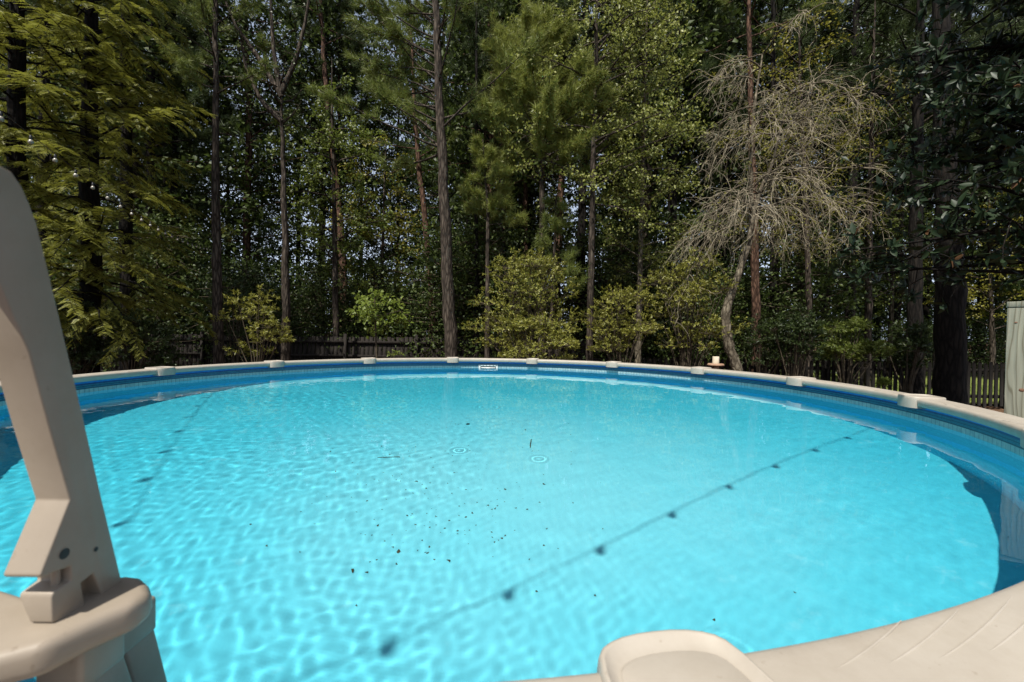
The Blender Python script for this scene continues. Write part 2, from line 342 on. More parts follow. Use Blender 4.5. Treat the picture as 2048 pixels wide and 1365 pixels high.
# ------------------------------------------------------------------ the pool
PCX, PCY, RIN, RWALL, NPAN = -.411, 4.11, 3.58, 3.632, 16
A0 = -.177; DA = 2 * math.pi / NPAN
pool = empty('swimming_pool', (PCX, PCY, 0), 'round above-ground pool with cream rim and blue patterned liner full of water', 'swimming pool')
def ring(prof, a0, a1, k, closed=False):
    prof = np.asarray(prof, float); a = np.linspace(a0, a1, k + 1)[: k if closed else k + 1]; na = len(a)
    V = np.stack([prof[:, None, 0] * np.sin(a), prof[:, None, 0] * np.cos(a), np.broadcast_to(prof[:, None, 1], (len(prof), na))], -1).reshape(-1, 3)
    i = np.arange(len(prof) - 1)[:, None] * na
    j = np.arange(na if closed else na - 1)[None]; j2 = (j + 1) % na
    return V, np.stack([i + j, i + j2, i + na + j2, i + na + j], -1).reshape(-1, 4)
ac = Acc(); ac.add(*ring([(RWALL, .03), (RWALL, .2), (RWALL, .6), (RWALL, 1.0), (RWALL, 1.27)], 0, 2 * math.pi, 192, True))
liner = ac.build('liner_wall', M['liner_wall'], pool, True)
ac = Acc(); rr = np.linspace(0.02, RWALL - .0, 26)
ac.add(*ring([(r, .03 + (.06 * max(0, (r - 3.45) / .2) ** 2)) for r in rr], 0, 2 * math.pi, 128, True))
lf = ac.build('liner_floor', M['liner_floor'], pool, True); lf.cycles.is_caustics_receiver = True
ac = Acc(); ac.add(*ring([(RWALL + .006, -.02), (RWALL + .006, 1.265), (RWALL + .03, 1.265), (RWALL + .03, -.02)], 0, 2 * math.pi, 128, True))
ac.build('outer_wall', M['rail'], pool, True)
# top rail: one curved segment, shared by the sixteen panels
prof = [(3.612, 1.268), (3.588, 1.264), (3.582, 1.262), (3.578, 1.266), (3.577, 1.30), (3.579, 1.310), (3.585, 1.317), (3.594, 1.3205), (3.61, 1.3215), (3.68, 1.3225), (3.73, 1.3215), (3.748, 1.319), (3.757, 1.312), (3.76, 1.30), (3.76, 1.265), (3.75, 1.262), (3.70, 1.268)]
ac = Acc(); ac.add(*ring(prof, -DA / 2 + .004, DA / 2 - .004, 28)); rail_me = ac.mesh('top_rail', True)
ridge = Acc()
for sg in (1, -1):
    for (a0_, a1_, r0_, r1_) in ((7.9, 4.7, 3.640, 3.588), (6.8, 2.7, 3.651, 3.596), (5.7, .6, 3.663, 3.606), (4.5, -.9, 3.674, 3.622)):
        if sg < 0: a1_ = max(a1_, 1.2)
        t = np.linspace(0, 1, 9); ang = sg * np.radians(a0_ + (a1_ - a0_) * t); rad = r0_ + (r1_ - r0_) * t ** 1.15
        P = np.stack([rad * np.sin(ang), rad * np.cos(ang), 1.3212 + 0 * t], -1)
        ridge.tube(P, np.array([.0006, .0016] + [.0022] * 5 + [.0016, .0006]), 6)
ridge_me = ridge.mesh('raised_rib', True)
# cap: rings of a plan outline
def cap_rings():
    half = [(0, 3.536), (.030, 3.537), (.058, 3.541), (.080, 3.548), (.096, 3.557), (.106, 3.570), (.114, 3.60), (.119, 3.65), (.120, 3.70), (.113, 3.755), (.095, 3.770), (0, 3.772)]
    half = [(x * .92, y) for x, y in half]
    out = [(-x, y) for x, y in half[:0:-1]][1:] + half
    o = np.array(out); c = np.array([0, 3.672])
    def sc(s, dy=0): return c + (o - c) * np.array([s, s]) + np.array([0, dy])
    lev = [(1.0, 1.246, 0), (1.006, 1.288, 0), (1.0, 1.311, 0), (.987, 1.3265, 0), (.965, 1.3325, 0), (.935, 1.334, 0), (.92, 1.3325, .0005), (.87, 1.3255, .003), (.81, 1.3222, .006), (.79, 1.3219, .007), (.78, 1.3245, .0072), (.765, 1.3256, .0075), (.35, 1.3266, .01)]
    V, Q = [], []
    for s, z, dy in lev:
        q = sc(s, dy); V.append(np.column_stack([q, np.full(len(q), z)]))
    k = len(o); i = np.arange(len(lev) - 1)[:, None] * k; j = np.arange(k)[None]; j2 = (j + 1) % k
    Q = np.stack([i + j2, i + j, i + k + j, i + k + j2], -1).reshape(-1, 4)
    V = np.vstack(V)
    return mesh_of('rail_cap', V, Q, smooth=True, polys=[list(range((len(lev) - 1) * k, len(lev) * k))[::-1]])
cap_me = cap_rings()
up_a = Acc(); up_a.box((0, 3.70, .63), (.06, .022, .63)); up_me = up_a.mesh('upright')
for k in range(NPAN):
    a = A0 + (k + .5) * DA
    o = put('top_rail', rail_me, M['rail'], pool); o.rotation_euler = (0, 0, -a)
    q = put('raised_rib', ridge_me, M['rail'], o)
    c = put('rail_cap', cap_me, M['rail'], pool); c.rotation_euler = (0, 0, -(A0 + k * DA))
    u = put('upright', up_me, M['rail'], pool); u.rotation_euler = (0, 0, -(A0 + k * DA))
# skimmer plate on the far wall
P = on_plane(976.7, 735.8, WATER_Z) - np.array([PCX, PCY, 0]); ska = math.atan2(P[0], P[1])
fr = Acc(); w, z0, z1 = .172, 1.02, 1.207
for (x0, x1, za, zb) in ((-w, w, z1 - .026, z1), (-w, w, z0, z0 + .03), (-w, -w + .034, z0 + .03, z1 - .026), (w - .034, w, z0 + .03, z1 - .026)):
    fr.box(((x0 + x1) / 2, RWALL - .010, (za + zb) / 2), ((x1 - x0) / 2, .008, (zb - za) / 2))
sk = fr.build('skimmer_plate', M['white'], pool); sk.rotation_euler = (0, 0, -ska); bevel(sk, .003)
op = Acc(); op.box((0, RWALL - .004, 1.115), (w - .04, .003, .07)); q = op.build('skimmer_mouth', M['dark_gap'], sk)
fl = Acc(); fl.box((0, RWALL - .012, 1.128), (w - .045, .004, .035)); q = fl.build('weir_flap', M['white'], sk)
sa = Acc(); sa.lathe([(0, .004), (.006, .003), (.007, 0)], k=8); sv = np.vstack(sa.V)
screw_me = mesh_of('screw_head', np.stack([sv[:, 0], -sv[:, 2], sv[:, 1]], -1), np.vstack(sa.Q))
for x in np.linspace(-.15, .15, 6): put('screw_head', screw_me, M['dark_gap'], sk, (x, RWALL - .018, 1.194))

# water: a finely rippled sheet that meets the liner
rg = np.random.default_rng(11)
NR, NA = 190, 900
rad = np.linspace(0.0, 1, NR + 1)[1:] * (RWALL - .001); ang = np.arange(NA) * 2 * np.pi / NA
# regular grid clipped to the circle gives an even cell size
h = .0138; gN = int(2 * RWALL / h) + 2
gx = (np.arange(gN) - (gN - 1) / 2) * h
WX, WY = np.meshgrid(gx, gx, indexing='ij')
# square to disc mapping keeps the rim exactly round
sx, sy = WX / gx[-1], WY / gx[-1]
DX = sx * np.sqrt(1 - sy ** 2 / 2) * RWALL * 1.0003; DY = sy * np.sqrt(1 - sx ** 2 / 2) * RWALL * 1.0003
def smooth_noise(x, y, s, seed, m=14):
    r = np.random.default_rng(seed); v = 0 * x
    for i in range(m):
        k = r.normal(0, 1, 2) * s; v = v + np.cos(x * k[0] + y * k[1] + r.uniform(0, 6.28))
    return v / math.sqrt(m / 2)
WZ = np.zeros_like(DX)
wx, wy = DX + PCX, DY + PCY
calm = 1 / (1 + np.exp(-(-wx - .55 - .25 * (wy - 2.2) + .35 * smooth_noise(wx, wy, 1.2, 3)) * 3.0))     # left side is choppier
patch = np.clip(.55 + .35 * smooth_noise(wx, wy, 1.6, 8), .15, 1.3)
for i in range(70):
    lam = .07 * (5.0 ** rg.uniform(0, 1)); th = rg.normal(2.0, .75) if i % 3 else rg.uniform(0, 6.28)
    kx, ky = 2 * np.pi / lam * np.cos(th), 2 * np.pi / lam * np.sin(th)
    amp = .0021 * lam / math.sqrt(70) * .72
    loc = patch * (.42 + 1.1 * calm) if lam < .17 else (.6 + .3 * calm)
    if lam > .09 or i % 2: WZ += amp * loc * np.cos(kx * wx + ky * wy + rg.uniform(0, 6.28) + .9 * smooth_noise(wx, wy, 1.5, 100 + i, 5))
near_l = np.clip(1.5 - .75 * wy, 0, 1.2) * np.clip(.9 - .7 * wx, 0, 1) + .18 + .7 * calm
for i in range(26):
    lam = rg.uniform(.045, .10); th = rg.normal(1.2, 1.0); kx, ky = 2 * np.pi / lam * np.cos(th), 2 * np.pi / lam * np.sin(th)
    WZ += .00030 * lam * near_l * np.clip(.6 + .6 * smooth_noise(wx, wy, 2.5, 400 + i, 6), 0, 1.6) * np.cos(kx * wx + ky * wy + rg.uniform(0, 6.28) + 1.4 * smooth_noise(wx, wy, 2.2, 300 + i, 5))
for (px, py, r0, lam, amp, wd) in ((842, 842, .045, .042, .00034, .03), (1022, 853, .05, .045, .00024, .028), (930, 787, .10, .06, .0002, .06), (1450, 1125, .13, .06, .00012, .015)):
    c = on_plane(px, py, WATER_Z); d = np.hypot(wx - c[0], wy - c[1])
    WZ += amp * np.cos(2 * np.pi * (d - r0) / lam) * np.exp(-((d - r0) / wd) ** 2)
edge = np.clip((RWALL - np.hypot(DX, DY)) / .1, 0, 1)
I = np.arange(gN - 1)[:, None] * gN + np.arange(gN - 1)[None]
water = put('water', mesh_of('water', np.stack([DX + PCX, DY + PCY, WATER_Z + WZ], -1).reshape(-1, 3), np.stack([I, I + gN, I + gN + 1, I + 1], -1).reshape(-1, 4), smooth=True), M['water'])
tag(water, kind='structure'); water.cycles.is_caustics_caster = True

# scraps of leaf lying on the pool floor
def scrap_mesh(seed):
    r = np.random.default_rng(seed); k = 7; L, W = .022 * r.uniform(.7, 1.3), .008 * r.uniform(.6, 1.3)
    t = np.linspace(0, 1, k); w = W * np.sin(np.pi * (t * .9 + .05)); bend = r.uniform(-.008, .008) * np.sin(np.pi * t)
    V = np.vstack([np.stack([L * (t - .5), w + bend, .003 + .004 * t], -1), np.stack([L * (t - .5), -w + bend, .002 + .006 * t ** 2], -1), np.stack([L * (t - .5), bend, .006 + .004 * t], -1)])
    Q = [[i, i + 1, 2 * k + i + 1, 2 * k + i] for i in range(k - 1)] + [[2 * k + i, 2 * k + i + 1, k + i + 1, k + i] for i in range(k - 1)]
    return mesh_of('leaf_scrap', V, Q, smooth=True)
smes = [scrap_mesh(s) for s in range(6)]
def scrap(P, s, rz, me):
    o = put('leaf_scrap', me, M['scrap'], None, P); o.scale = (s, s, s); o.rotation_euler = (rg.uniform(-.2, .2), rg.uniform(-.2, .2), rz)
    tag(o, 'tiny dark leaf scrap lying on the aqua pool floor under the water', 'leaf scrap', 'leaf scraps on the pool floor')
    o.cycles.is_caustics_receiver = True
big = [(833, 965), (1004, 1079), (984, 1019), (990, 1019), (899, 1041), (798, 1103), (786, 1096), (754, 1120), (793, 1128), (1106, 971), (1089, 969), (1010, 980), (1008, 1004), (932, 981), (946, 1027), (703, 1145), (732, 1148), (1073, 1184), (1190, 1192), (858, 1094), (758, 1050), (1046, 862), (1045, 869), (779, 910), (1142, 928), (1050, 860), (715, 1213), (740, 1127), (975, 1012), (868, 1118), (897, 1124), (1430, 1240), (1590, 1186)]
for k, (px, py) in enumerate(big): scrap(on_floor(px, py), rg.uniform(.8, 1.0) if k % 5 == 0 else rg.uniform(.45, .75), rg.uniform(0, 6.28), smes[k % 6])
for k in range(230):
    px = rg.normal(880, 150); py = 800 + 330 * rg.beta(1.3, 1.6)
    P = on_floor(px, py)
    if math.hypot(P[0] - PCX, P[1] - PCY) < 3.3: scrap(P, rg.uniform(.22, .6), rg.uniform(0, 6.28), smes[k % 6])
for (pts, lb) in (([(1063, 880), (1061, 888), (1060, 896)], 'thin curved dark stem under the water near the twin ripple rings'), ([(755, 916), (778, 915), (800, 915)], 'straight thin pine needle lying flat under the water')):
    ac = Acc(); ac.tube([on_floor(*q) + [0, 0, .006] for q in pts], .004, 5)
    o = tag(ac.build('stem_scrap' if 'stem' in lb else 'pine_needle', M['scrap']), lb, 'plant scrap'); o.cycles.is_caustics_receiver = True

# ------------------------------------------------------------------ pool ladder at the left
LX = -.500
lad = empty('pool_ladder', (LX, .5, 0), 'tan moulded pool ladder with a tall curved handrail over the near rim', 'pool ladder')
LO = np.array([LX, .5, 0])
def lpt(px, py, X=LX):
    d = ray(px, py); return np.array([0, 0, CAM_Z]) + d * X / d[0]
def extrude_x(name, YZ, x0, x1, mat, parent, bw=.006, holes=()):
    YZ = np.array(YZ); k = len(YZ)
    V = np.vstack([np.column_stack([np.full(k, x), YZ]) for x in (x0, x1)]) - LO
    me = mesh_of(name, V, [[i, (i + 1) % k, k + (i + 1) % k, k + i] for i in range(k)], polys=[list(range(k))[::-1], list(range(k, 2 * k))])
    import bmesh
    bm = bmesh.new(); bm.from_mesh(me); bmesh.ops.recalc_face_normals(bm, faces=bm.faces); bm.to_mesh(me); bm.free()
    o = put(name, me, mat, parent); bevel(o, bw, 3, 25)
    return o
PZ = 1.438
sil = [(245, 1165), (205, 1000), (172, 855), (140, 720), (102, 560), (75, 450), (60, 408), (45, 374), (25, 345), (0, 331)]
far_edge = [lpt(*q)[1:] for q in sil]
# near edge: foot, hook, then up the rail
y_top = .421
near_px = [(50, 690), (98, 850), (142, 1003), (80, 1150)]
n_up = [lpt(-5, 560)[1:], lpt(58, 705)[1:], lpt(98, 855)[1:], lpt(140, 1000)[1:]]
z_hi = far_edge[-1][1]
top = [(.395, z_hi + .012), (.30, z_hi + .014), (.20, z_hi + .006), (.20, z_hi - .032), (.30, z_hi - .026), (.375, z_hi - .030), (.400, z_hi - .045), (.418, z_hi - .075)]
HOOK1, HOOK2 = lpt(80, 1150)[1:], lpt(84, 1166)[1:]
slotA = [lpt(*q)[1:] for q in ((82, 1156), (142, 1133), (143, 1162), (106, 1186))]
slotB = [lpt(*q)[1:] for q in ((172, 1205), (163, 1166), (186, 1148), (205, 1192))]
prof = [tuple(q) for q in far_edge] + top + [tuple(q) for q in n_up] + [tuple(HOOK1)] + [tuple(q) for q in slotA] + [tuple(lpt(103, 1196)[1:]), tuple(lpt(105, 1246)[1:]), tuple(lpt(128, 1241)[1:])] + [tuple(lpt(172, 1216)[1:])] + [tuple(q) for q in slotB[1:]] + [tuple(lpt(206, 1196)[1:])]
hr = extrude_x('handrail', prof, LX - .040, LX, M['resin'], lad, .0055)
for v in hr.data.vertices:                                   # the foot narrows towards its base and the jaw is chamfered
    if v.co.x < -.03 and v.co.z < PZ + .012 and v.co.y < -.012: v.co.x += .015
    elif v.co.x < -.03 and v.co.z < PZ + .055 and v.co.y < -.012: v.co.x += .004
# bolt holes as flat dark discs, the shade inside put in as colour
for (px, py, r) in ((128, 1108, .0058), (191, 1099, .0028)):
    q = lpt(px, py); ac = Acc(); a = np.arange(16) * 2 * np.pi / 16
    V = np.array([[LX + .0008, q[1] + r * math.cos(t), q[2] + r * math.sin(t)] for t in a]) - LO
    put('bolt_hole_shade_disc', mesh_of('bolt_hole_shade_disc', V, polys=[list(range(16))]), M['dark_gap'], lad)
q0, q1 = lpt(104, 1166, LX - .012), lpt(104, 1192, LX - .012)
ac = Acc(); ac.tube([q0 - LO + [0, .004, .012], q1 - LO + [0, .004, -.012]], .0042, 10); ac.build('hinge_pin', M['resin'], lad, True)
# platform with rounded end
def pl(px, py): q = on_plane(px, py, PZ); return (q[0], q[1])
plan = [pl(306, 1180), pl(300, 1163), pl(285, 1150), pl(255, 1146), pl(200, 1158), pl(120, 1178), pl(60, 1190), (-.66, .545), (-1.20, .50), (-1.20, .22), (-.58, .24), (-.545, .40), pl(90, 1288), pl(180, 1243), pl(270, 1206)]
plan = np.array(plan); k = len(plan)
V = np.vstack([np.column_stack([plan, np.full(k, z)]) for z in (PZ, PZ - .037)]) - LO
me = mesh_of('step_platform', V, [[i, k + i, k + (i + 1) % k, (i + 1) % k] for i in range(k)], polys=[list(range(k)), list(range(k, 2 * k))[::-1]])
import bmesh
bm = bmesh.new(); bm.from_mesh(me); bmesh.ops.recalc_face_normals(bm, faces=bm.faces); bm.to_mesh(me); bm.free()
bevel(put('step_platform', me, M['resin'], lad), .012, 4, 30)
def leg(name, px_top, px_bot, Y0, Y1, wx, wy, z1):
    T = at(*px_top, Y0); B = at(*px_bot, Y1); d = (B - T); d = d / -d[2]
    B = T + d * (T[2] - z1); ac = Acc()
    sec = np.array([(-wx, -wy), (wx, -wy), (wx, wy), (-wx, wy)]); V = []
    for Pc, s in ((T, 1.), (B, 1.08)):
        V += [[Pc[0] + a * s, Pc[1] + b * s, Pc[2]] for a, b in sec]
    V = np.array(V) - LO
    ac.add(V, [[0, 1, 5, 4], [1, 2, 6, 5], [2, 3, 7, 6], [3, 0, 4, 7], [3, 2, 1, 0], [4, 5, 6, 7]])
    o = ac.build(name, M['resin'], lad); bevel(o, .006, 3); return o, T, d
for (tp, bt, Y0, Y1, wx, wy) in (((240, 1235), (275, 1365), .60, .622, .021, .026), ((165, 1290), (205, 1400), .525, .548, .022, .024)):
    o, T, d = leg('leg', tp, bt, Y0, Y1, wx, wy, .06)
    ac = Acc(); ac.box((T[0], T[1], T[2] - .012) - LO, (wx + .006, wy + .006, .026)); bevel(ac.build('leg_collar', M['resin'], o), .006, 3)

# ------------------------------------------------------------------ post at the right
def wood_mat():
    m, nt, N, L, p = new_mat('treated_post_wood'); set_p(p, rough=.75, spec=.25)
    tc = N.new("ShaderNodeTexCoord"); mp = N.new("ShaderNodeMapping"); mp.inputs["Scale"].default_value = (1, 1, .11)
    L.new(tc.outputs["Object"], mp.inputs[0])
    nz = N.new("ShaderNodeTexNoise"); nz.inputs["Scale"].default_value = 11; nz.inputs["Detail"].default_value = 1.5; L.new(mp.outputs[0], nz.inputs["Vector"])
    sx_ = N.new("ShaderNodeSeparateXYZ"); L.new(tc.outputs["Object"], sx_.inputs[0])
    ax_ = N.new("ShaderNodeMath"); ax_.operation = 'MULTIPLY_ADD'; ax_.inputs[1].default_value = 330; L.new(sx_.outputs[0], ax_.inputs[0])
    mu = N.new("ShaderNodeMath"); mu.operation = 'MULTIPLY_ADD'; mu.inputs[1].default_value = 46; L.new(nz.outputs["Fac"], mu.inputs[0]); L.new(ax_.outputs[0], mu.inputs[2])
    ay_ = N.new("ShaderNodeMath"); ay_.operation = 'MULTIPLY'; ay_.inputs[1].default_value = 120; L.new(sx_.outputs[1], ay_.inputs[0]); L.new(ay_.outputs[0], ax_.inputs[2])
    sn = N.new("ShaderNodeMath"); sn.operation = 'SINE'; L.new(mu.outputs[0], sn.inputs[0])
    r = ramp(N, [(.0, (.195, .198, .155)), (.84, (.175, .178, .138)), (1.0, (.105, .10, .07))])
    mr = N.new("ShaderNodeMapRange"); mr.inputs[1].default_value = -1; L.new(sn.outputs[0], mr.inputs[0]); L.new(mr.outputs[0], r.inputs[0])
    n2 = N.new("ShaderNodeTexNoise"); n2.inputs["Scale"].default_value = 60; mp2 = N.new("ShaderNodeMapping"); mp2.inputs["Scale"].default_value = (1, 1, .06)
    L.new(tc.outputs["Object"], mp2.inputs[0]); L.new(mp2.outputs[0], n2.inputs["Vector"])
    r2 = ramp(N, [(.3, (.86, .86, .86)), (.7, (1.1, 1.1, 1.08))]); L.new(n2.outputs["Fac"], r2.inputs[0])
    mx = N.new("ShaderNodeMixRGB"); mx.blend_type = 'MULTIPLY'; mx.inputs[0].default_value = 1
    L.new(r.outputs[0], mx.inputs[1]); L.new(r2.outputs[0], mx.inputs[2]); L.new(mx.outputs[0], p.inputs["Base Color"])
    b = N.new("ShaderNodeBump"); b.inputs["Strength"].default_value = .3; b.inputs["Distance"].default_value = .003
    L.new(sn.outputs[0], b.inputs["Height"]); L.new(b.outputs[0], p.inputs["Normal"])
    return m
M['post'] = wood_mat()
M['knot'] = noise_mat('brown_knot', (.09, .045, .025), (.17, .09, .05), 60, .7)
PY = 2.9; q = at(2014.5, 616, PY); pw = .07; pzt = q[2]
post = empty('wooden_post', (q[0] + pw * 1.41 * math.sin(math.radians(45 + 50)) , PY + pw * 1.41 * math.cos(math.radians(45 + 50)), 0), 'square greenish treated timber post with knots beside the pool at right edge', 'post', rz=math.radians(-50))
ac = Acc(); ac.box((0, 0, pzt / 2 - .02), (pw, pw, pzt / 2 + .02)); bevel(ac.build('post_shaft', M['post'], post), .004)
ac = Acc(); ac.box((.4, 0, pzt + .021), (.472, pw + .004, .019)); bevel(ac.build('cap_board', M['post'], post), .004)
for (kx, kz, r) in ((.040, pzt - .10, .0075), (.075, pzt - .545, .014)):
    a = np.arange(14) * 2 * np.pi / 14; V = []
    for sc_, dy in ((1, -.0012), (.55, -.0035)): V += [[-pw + kx + sc_ * r * math.cos(t), -pw + dy, kz + sc_ * r * .8 * math.sin(t)] for t in a]
    put('knot', mesh_of('knot', V, [[i, (i + 1) % 14, 14 + (i + 1) % 14, 14 + i] for i in range(14)], polys=[list(range(14, 28))]), M['knot'], post)

# small block on a round board behind the rim
BY = 8.35; q = at(1431.5, 727.5, BY)
st = empty('wooden_stand', (q[0], BY, 0), 'small tan block on a flat round brown board just behind the pool rim', 'stand')
ac = Acc(); ac.lathe([(0, .135), (.054, .135), (.060, .128), (.061, .0)], (0, 0, q[2]), 18); ac.build('block', M['block'], st, False)
ac = Acc(); ac.lathe([(0, .0), (.140, .0), (.142, -.012), (.152, -.016), (.152, -.036), (.14, -.042), (0, -.042)], (0, 0, q[2]), 20); ac.build('round_board', M['board'], st)
ac = Acc(); ac.box((0, 0, q[2] / 2 - .03), (.045, .045, q[2] / 2 - .012)); ac.build('pedestal', M['board'], st)

# ------------------------------------------------------------------ string lights
def string_lights(label, P, bulbs):
    P = np.asarray(P); t = empty('string_lights', P[0], label, 'string lights')
    o0 = np.asarray(t.location)
    ac = Acc(); ac.tube(P - o0, .0042, 5); ac.build('cable', M['cable'], t, True)
    global sock_me, bulb_me
    if 'sock_me' not in globals():
        a = Acc(); a.lathe([(.005, 0), (.011, -.006), (.0135, -.03), (.0135, -.052), (.004, -.053)], k=8); sock_me = a.mesh('socket', True)
        a = Acc(); a.lathe([(.010, -.05), (.015, -.056), (.023, -.068), (.0255, -.08), (.023, -.092), (.013, -.102), (.002, -.105)], k=10); bulb_me = a.mesh('bulb', True)
    for b in bulbs:
        s = put('socket', sock_me, M['cable'], t, Vector(b - o0)); put('bulb', bulb_me, M['bulb'], s)
tt = np.arange(-9, 23); K = .885 * 4.979
def sl(t): return np.stack([K * (-1.182 - .054 * t), K * (1 + .110 * t), CAM_Z + K * (.487 - .0052 * t + .00055 * t * t) + .04], -1)
string_lights('string of round bulbs sloping in front of the feathery tree at left', sl(np.linspace(-9, 23.5, 90)), [p for p in sl(tt.astype(float))])
r_h = 1.133 * 1.0
def lift(F, z):                        # where a string must hang for its shadow to reach F
    tr = (z - WATER_Z) / math.tan(SUN_EL); rs = math.asin(math.cos(SUN_EL) / 1.333); tw = (WATER_Z - FLOOR_Z) * math.tan(rs)
    return np.array([F[0] - (tr + tw) * math.sin(SUN_AZ), F[1] - (tr + tw) * math.cos(SUN_AZ), z])
fa, fb = np.array([-.448, 1.696]), np.array([2.899, 3.674]); dF = (fb - fa) / 7.1
bl = [lift(fa + dF * i, 4.15 + .0035 * (i - 5) ** 2) for i in range(-8, 12)]
tq = np.linspace(-8.5, 12, 60)
string_lights('second string of round bulbs hung high above the pool, its shadow on the floor', [lift(fa + dF * i, 4.15 + .0035 * (i - 5) ** 2 + .01) for i in tq], bl)

# ------------------------------------------------------------------ fences
def plank_fence():
    t = empty('plank_fence', (-7, 14.6, 0), 'dark weathered plank fence in shade behind the trees at left', 'fence')
    a = Acc(); a.box((0, 0, .80), (.0725, .010, .80)); 
    v = np.vstack(a.V); v[v[:, 2] > 1.5, 0] *= .82; pm = mesh_of('plank', v, np.vstack(a.Q))
    r = np.random.default_rng(3)
    x = -8.2
    while x < 9.6:
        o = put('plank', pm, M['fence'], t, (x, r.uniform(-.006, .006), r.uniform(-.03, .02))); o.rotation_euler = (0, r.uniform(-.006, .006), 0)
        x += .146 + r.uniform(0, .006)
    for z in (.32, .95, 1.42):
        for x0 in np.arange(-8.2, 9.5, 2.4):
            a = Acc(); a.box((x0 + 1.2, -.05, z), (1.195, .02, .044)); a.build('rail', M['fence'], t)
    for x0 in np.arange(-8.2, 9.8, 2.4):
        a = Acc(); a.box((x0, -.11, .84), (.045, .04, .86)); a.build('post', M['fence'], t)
plank_fence()
def picket_fence():
    t = empty('picket_fence', (8, 11.3, 0), 'low dark picket fence between the bushes and the bright lawn at right', 'fence')
    k = 6; top = [(-.044 + .088 * i / k, 1.15 + .05 * math.sin(math.pi * i / k) ** .6) for i in range(k + 1)]
    out = [(-.044, .04)] + top + [(.044, .04)]
    n_ = len(out); V = [(x, y, z) for y in (-.01, .01) for x, z in out]
    pm = mesh_of('picket', V, [[i, (i + 1) % n_, n_ + (i + 1) % n_, n_ + i] for i in range(n_)], polys=[list(range(n_)), list(range(n_, 2 * n_))[::-1]])
    r = np.random.default_rng(4); x = -4.4
    while x < 8:
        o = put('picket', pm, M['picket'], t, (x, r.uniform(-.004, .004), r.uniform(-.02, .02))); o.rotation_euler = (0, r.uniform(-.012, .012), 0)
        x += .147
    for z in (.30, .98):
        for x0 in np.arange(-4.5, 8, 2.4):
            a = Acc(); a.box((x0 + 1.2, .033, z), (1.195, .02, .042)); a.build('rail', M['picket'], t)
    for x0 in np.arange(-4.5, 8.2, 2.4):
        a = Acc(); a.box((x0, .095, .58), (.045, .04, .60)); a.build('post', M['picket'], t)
picket_fence()

# ------------------------------------------------------------------ plant building
def rnd(r, n): return unit(r.normal(0, 1, (n, 3)))
def leaves(acc, P, D, Nn, L, W, fold=.18, tip=.55):
    """rhombic folded leaves: base P, axis D, normal Nn, lengths L, widths W"""
    D = unit(D); S = unit(np.cross(D, Nn)); Nn = np.cross(S, D)
    L = L[:, None]; W = W[:, None]
    v0 = P; mid = P + D * L * tip * .8
    v1 = mid + S * W * .5 + Nn * W * fold; v3 = mid - S * W * .5 + Nn * W * fold; v2 = P + D * L - Nn * L * .08
    V = np.stack([v0, v1, v2, v3], 1).reshape(-1, 3); k = len(P)
    i = np.arange(k)[:, None] * 4
    acc.add(V, None, np.concatenate([i + [0, 1, 2], i + [0, 2, 3]]))
def bend(p, d, L, n, droop, wander, r):
    P = [np.array(p, float)]; d = np.array(d, float); s = L / n
    for i in range(n):
        d = d + r.normal(0, wander, 3); d[2] -= droop / n; d = d / np.linalg.norm(d)
        P.append(P[-1] + d * s)
    return np.array(P)
def interp(P, t):
    P = np.asarray(P); x = np.clip(np.asarray(t) * (len(P) - 1), 0, len(P) - 1 - 1e-6); i = x.astype(int); f = (x - i)[..., None]
    return P[i] * (1 - f) + P[i + 1] * f
def polyline_trunk(pts, Y, ztop, wob=.0):
    W = [at(px, py, Y) for px, py in pts]
    base = W[0].copy(); base[2] = -.05
    if len(W) > 1: base[0] += (W[0][0] - W[1][0]) / max(.3, W[0][2] - W[1][2] + 1e-6) * -0 
    P = [base] + [w for w in W if w[2] > .1]
    if P[-1][2] < ztop:
        d = P[-1] - P[-2]; d = d / max(d[2], .3); d[:2] *= .6; P.append(P[-1] + d * (ztop - P[-1][2]))
    P = np.array(P); z = P[:, 2]; zz = np.linspace(z[0], z[-1], max(8, int((z[-1] - z[0]) / .45)))
    return np.column_stack([np.interp(zz, z, P[:, 0]), np.interp(zz, z, P[:, 1]), zz])
def trunk_at(T, z):
    return np.array([np.interp(z, T[:, 2], T[:, 0]), np.interp(z, T[:, 2], T[:, 1]), z])
def trunk_tube(acc, T, r0, r1, r, k=10):
    n = len(T); t = np.linspace(0, 1, n); R = r0 * (1 - t) ** .8 + r1; R = R * (1 + r.normal(0, .03, n)); R[0] *= 1.25
    J = T.copy(); J[:, :2] += r.normal(0, r0 * .08, (n, 2))
    acc.tube(J, R, k)

def needle_tufts(acc, P, D, r, n=26, L=.19, w=.010):
    """pine tufts: needles fanning from the twig tip"""
    m = len(P); Pn = np.repeat(P, n, 0); Dn = np.repeat(unit(D), n, 0)
    back = r.uniform(0, .14, (m * n, 1))
    d = unit(Dn * r.uniform(.25, 1.1, (m * n, 1)) + rnd(r, m * n) * .85); d[:, 2] += .08
    ll = L * r.uniform(.75, 1.15, (m * n, 1)); b = Pn - Dn * back
    s = unit(np.cross(d, rnd(r, m * n))) * w / 2
    e = b + d * ll; e[:, 2] -= .03 * ll[:, 0]
    V = np.stack([b - s, b + s, e], 1).reshape(-1, 3)
    acc.add(V, None, np.arange(m * n * 3).reshape(-1, 3))

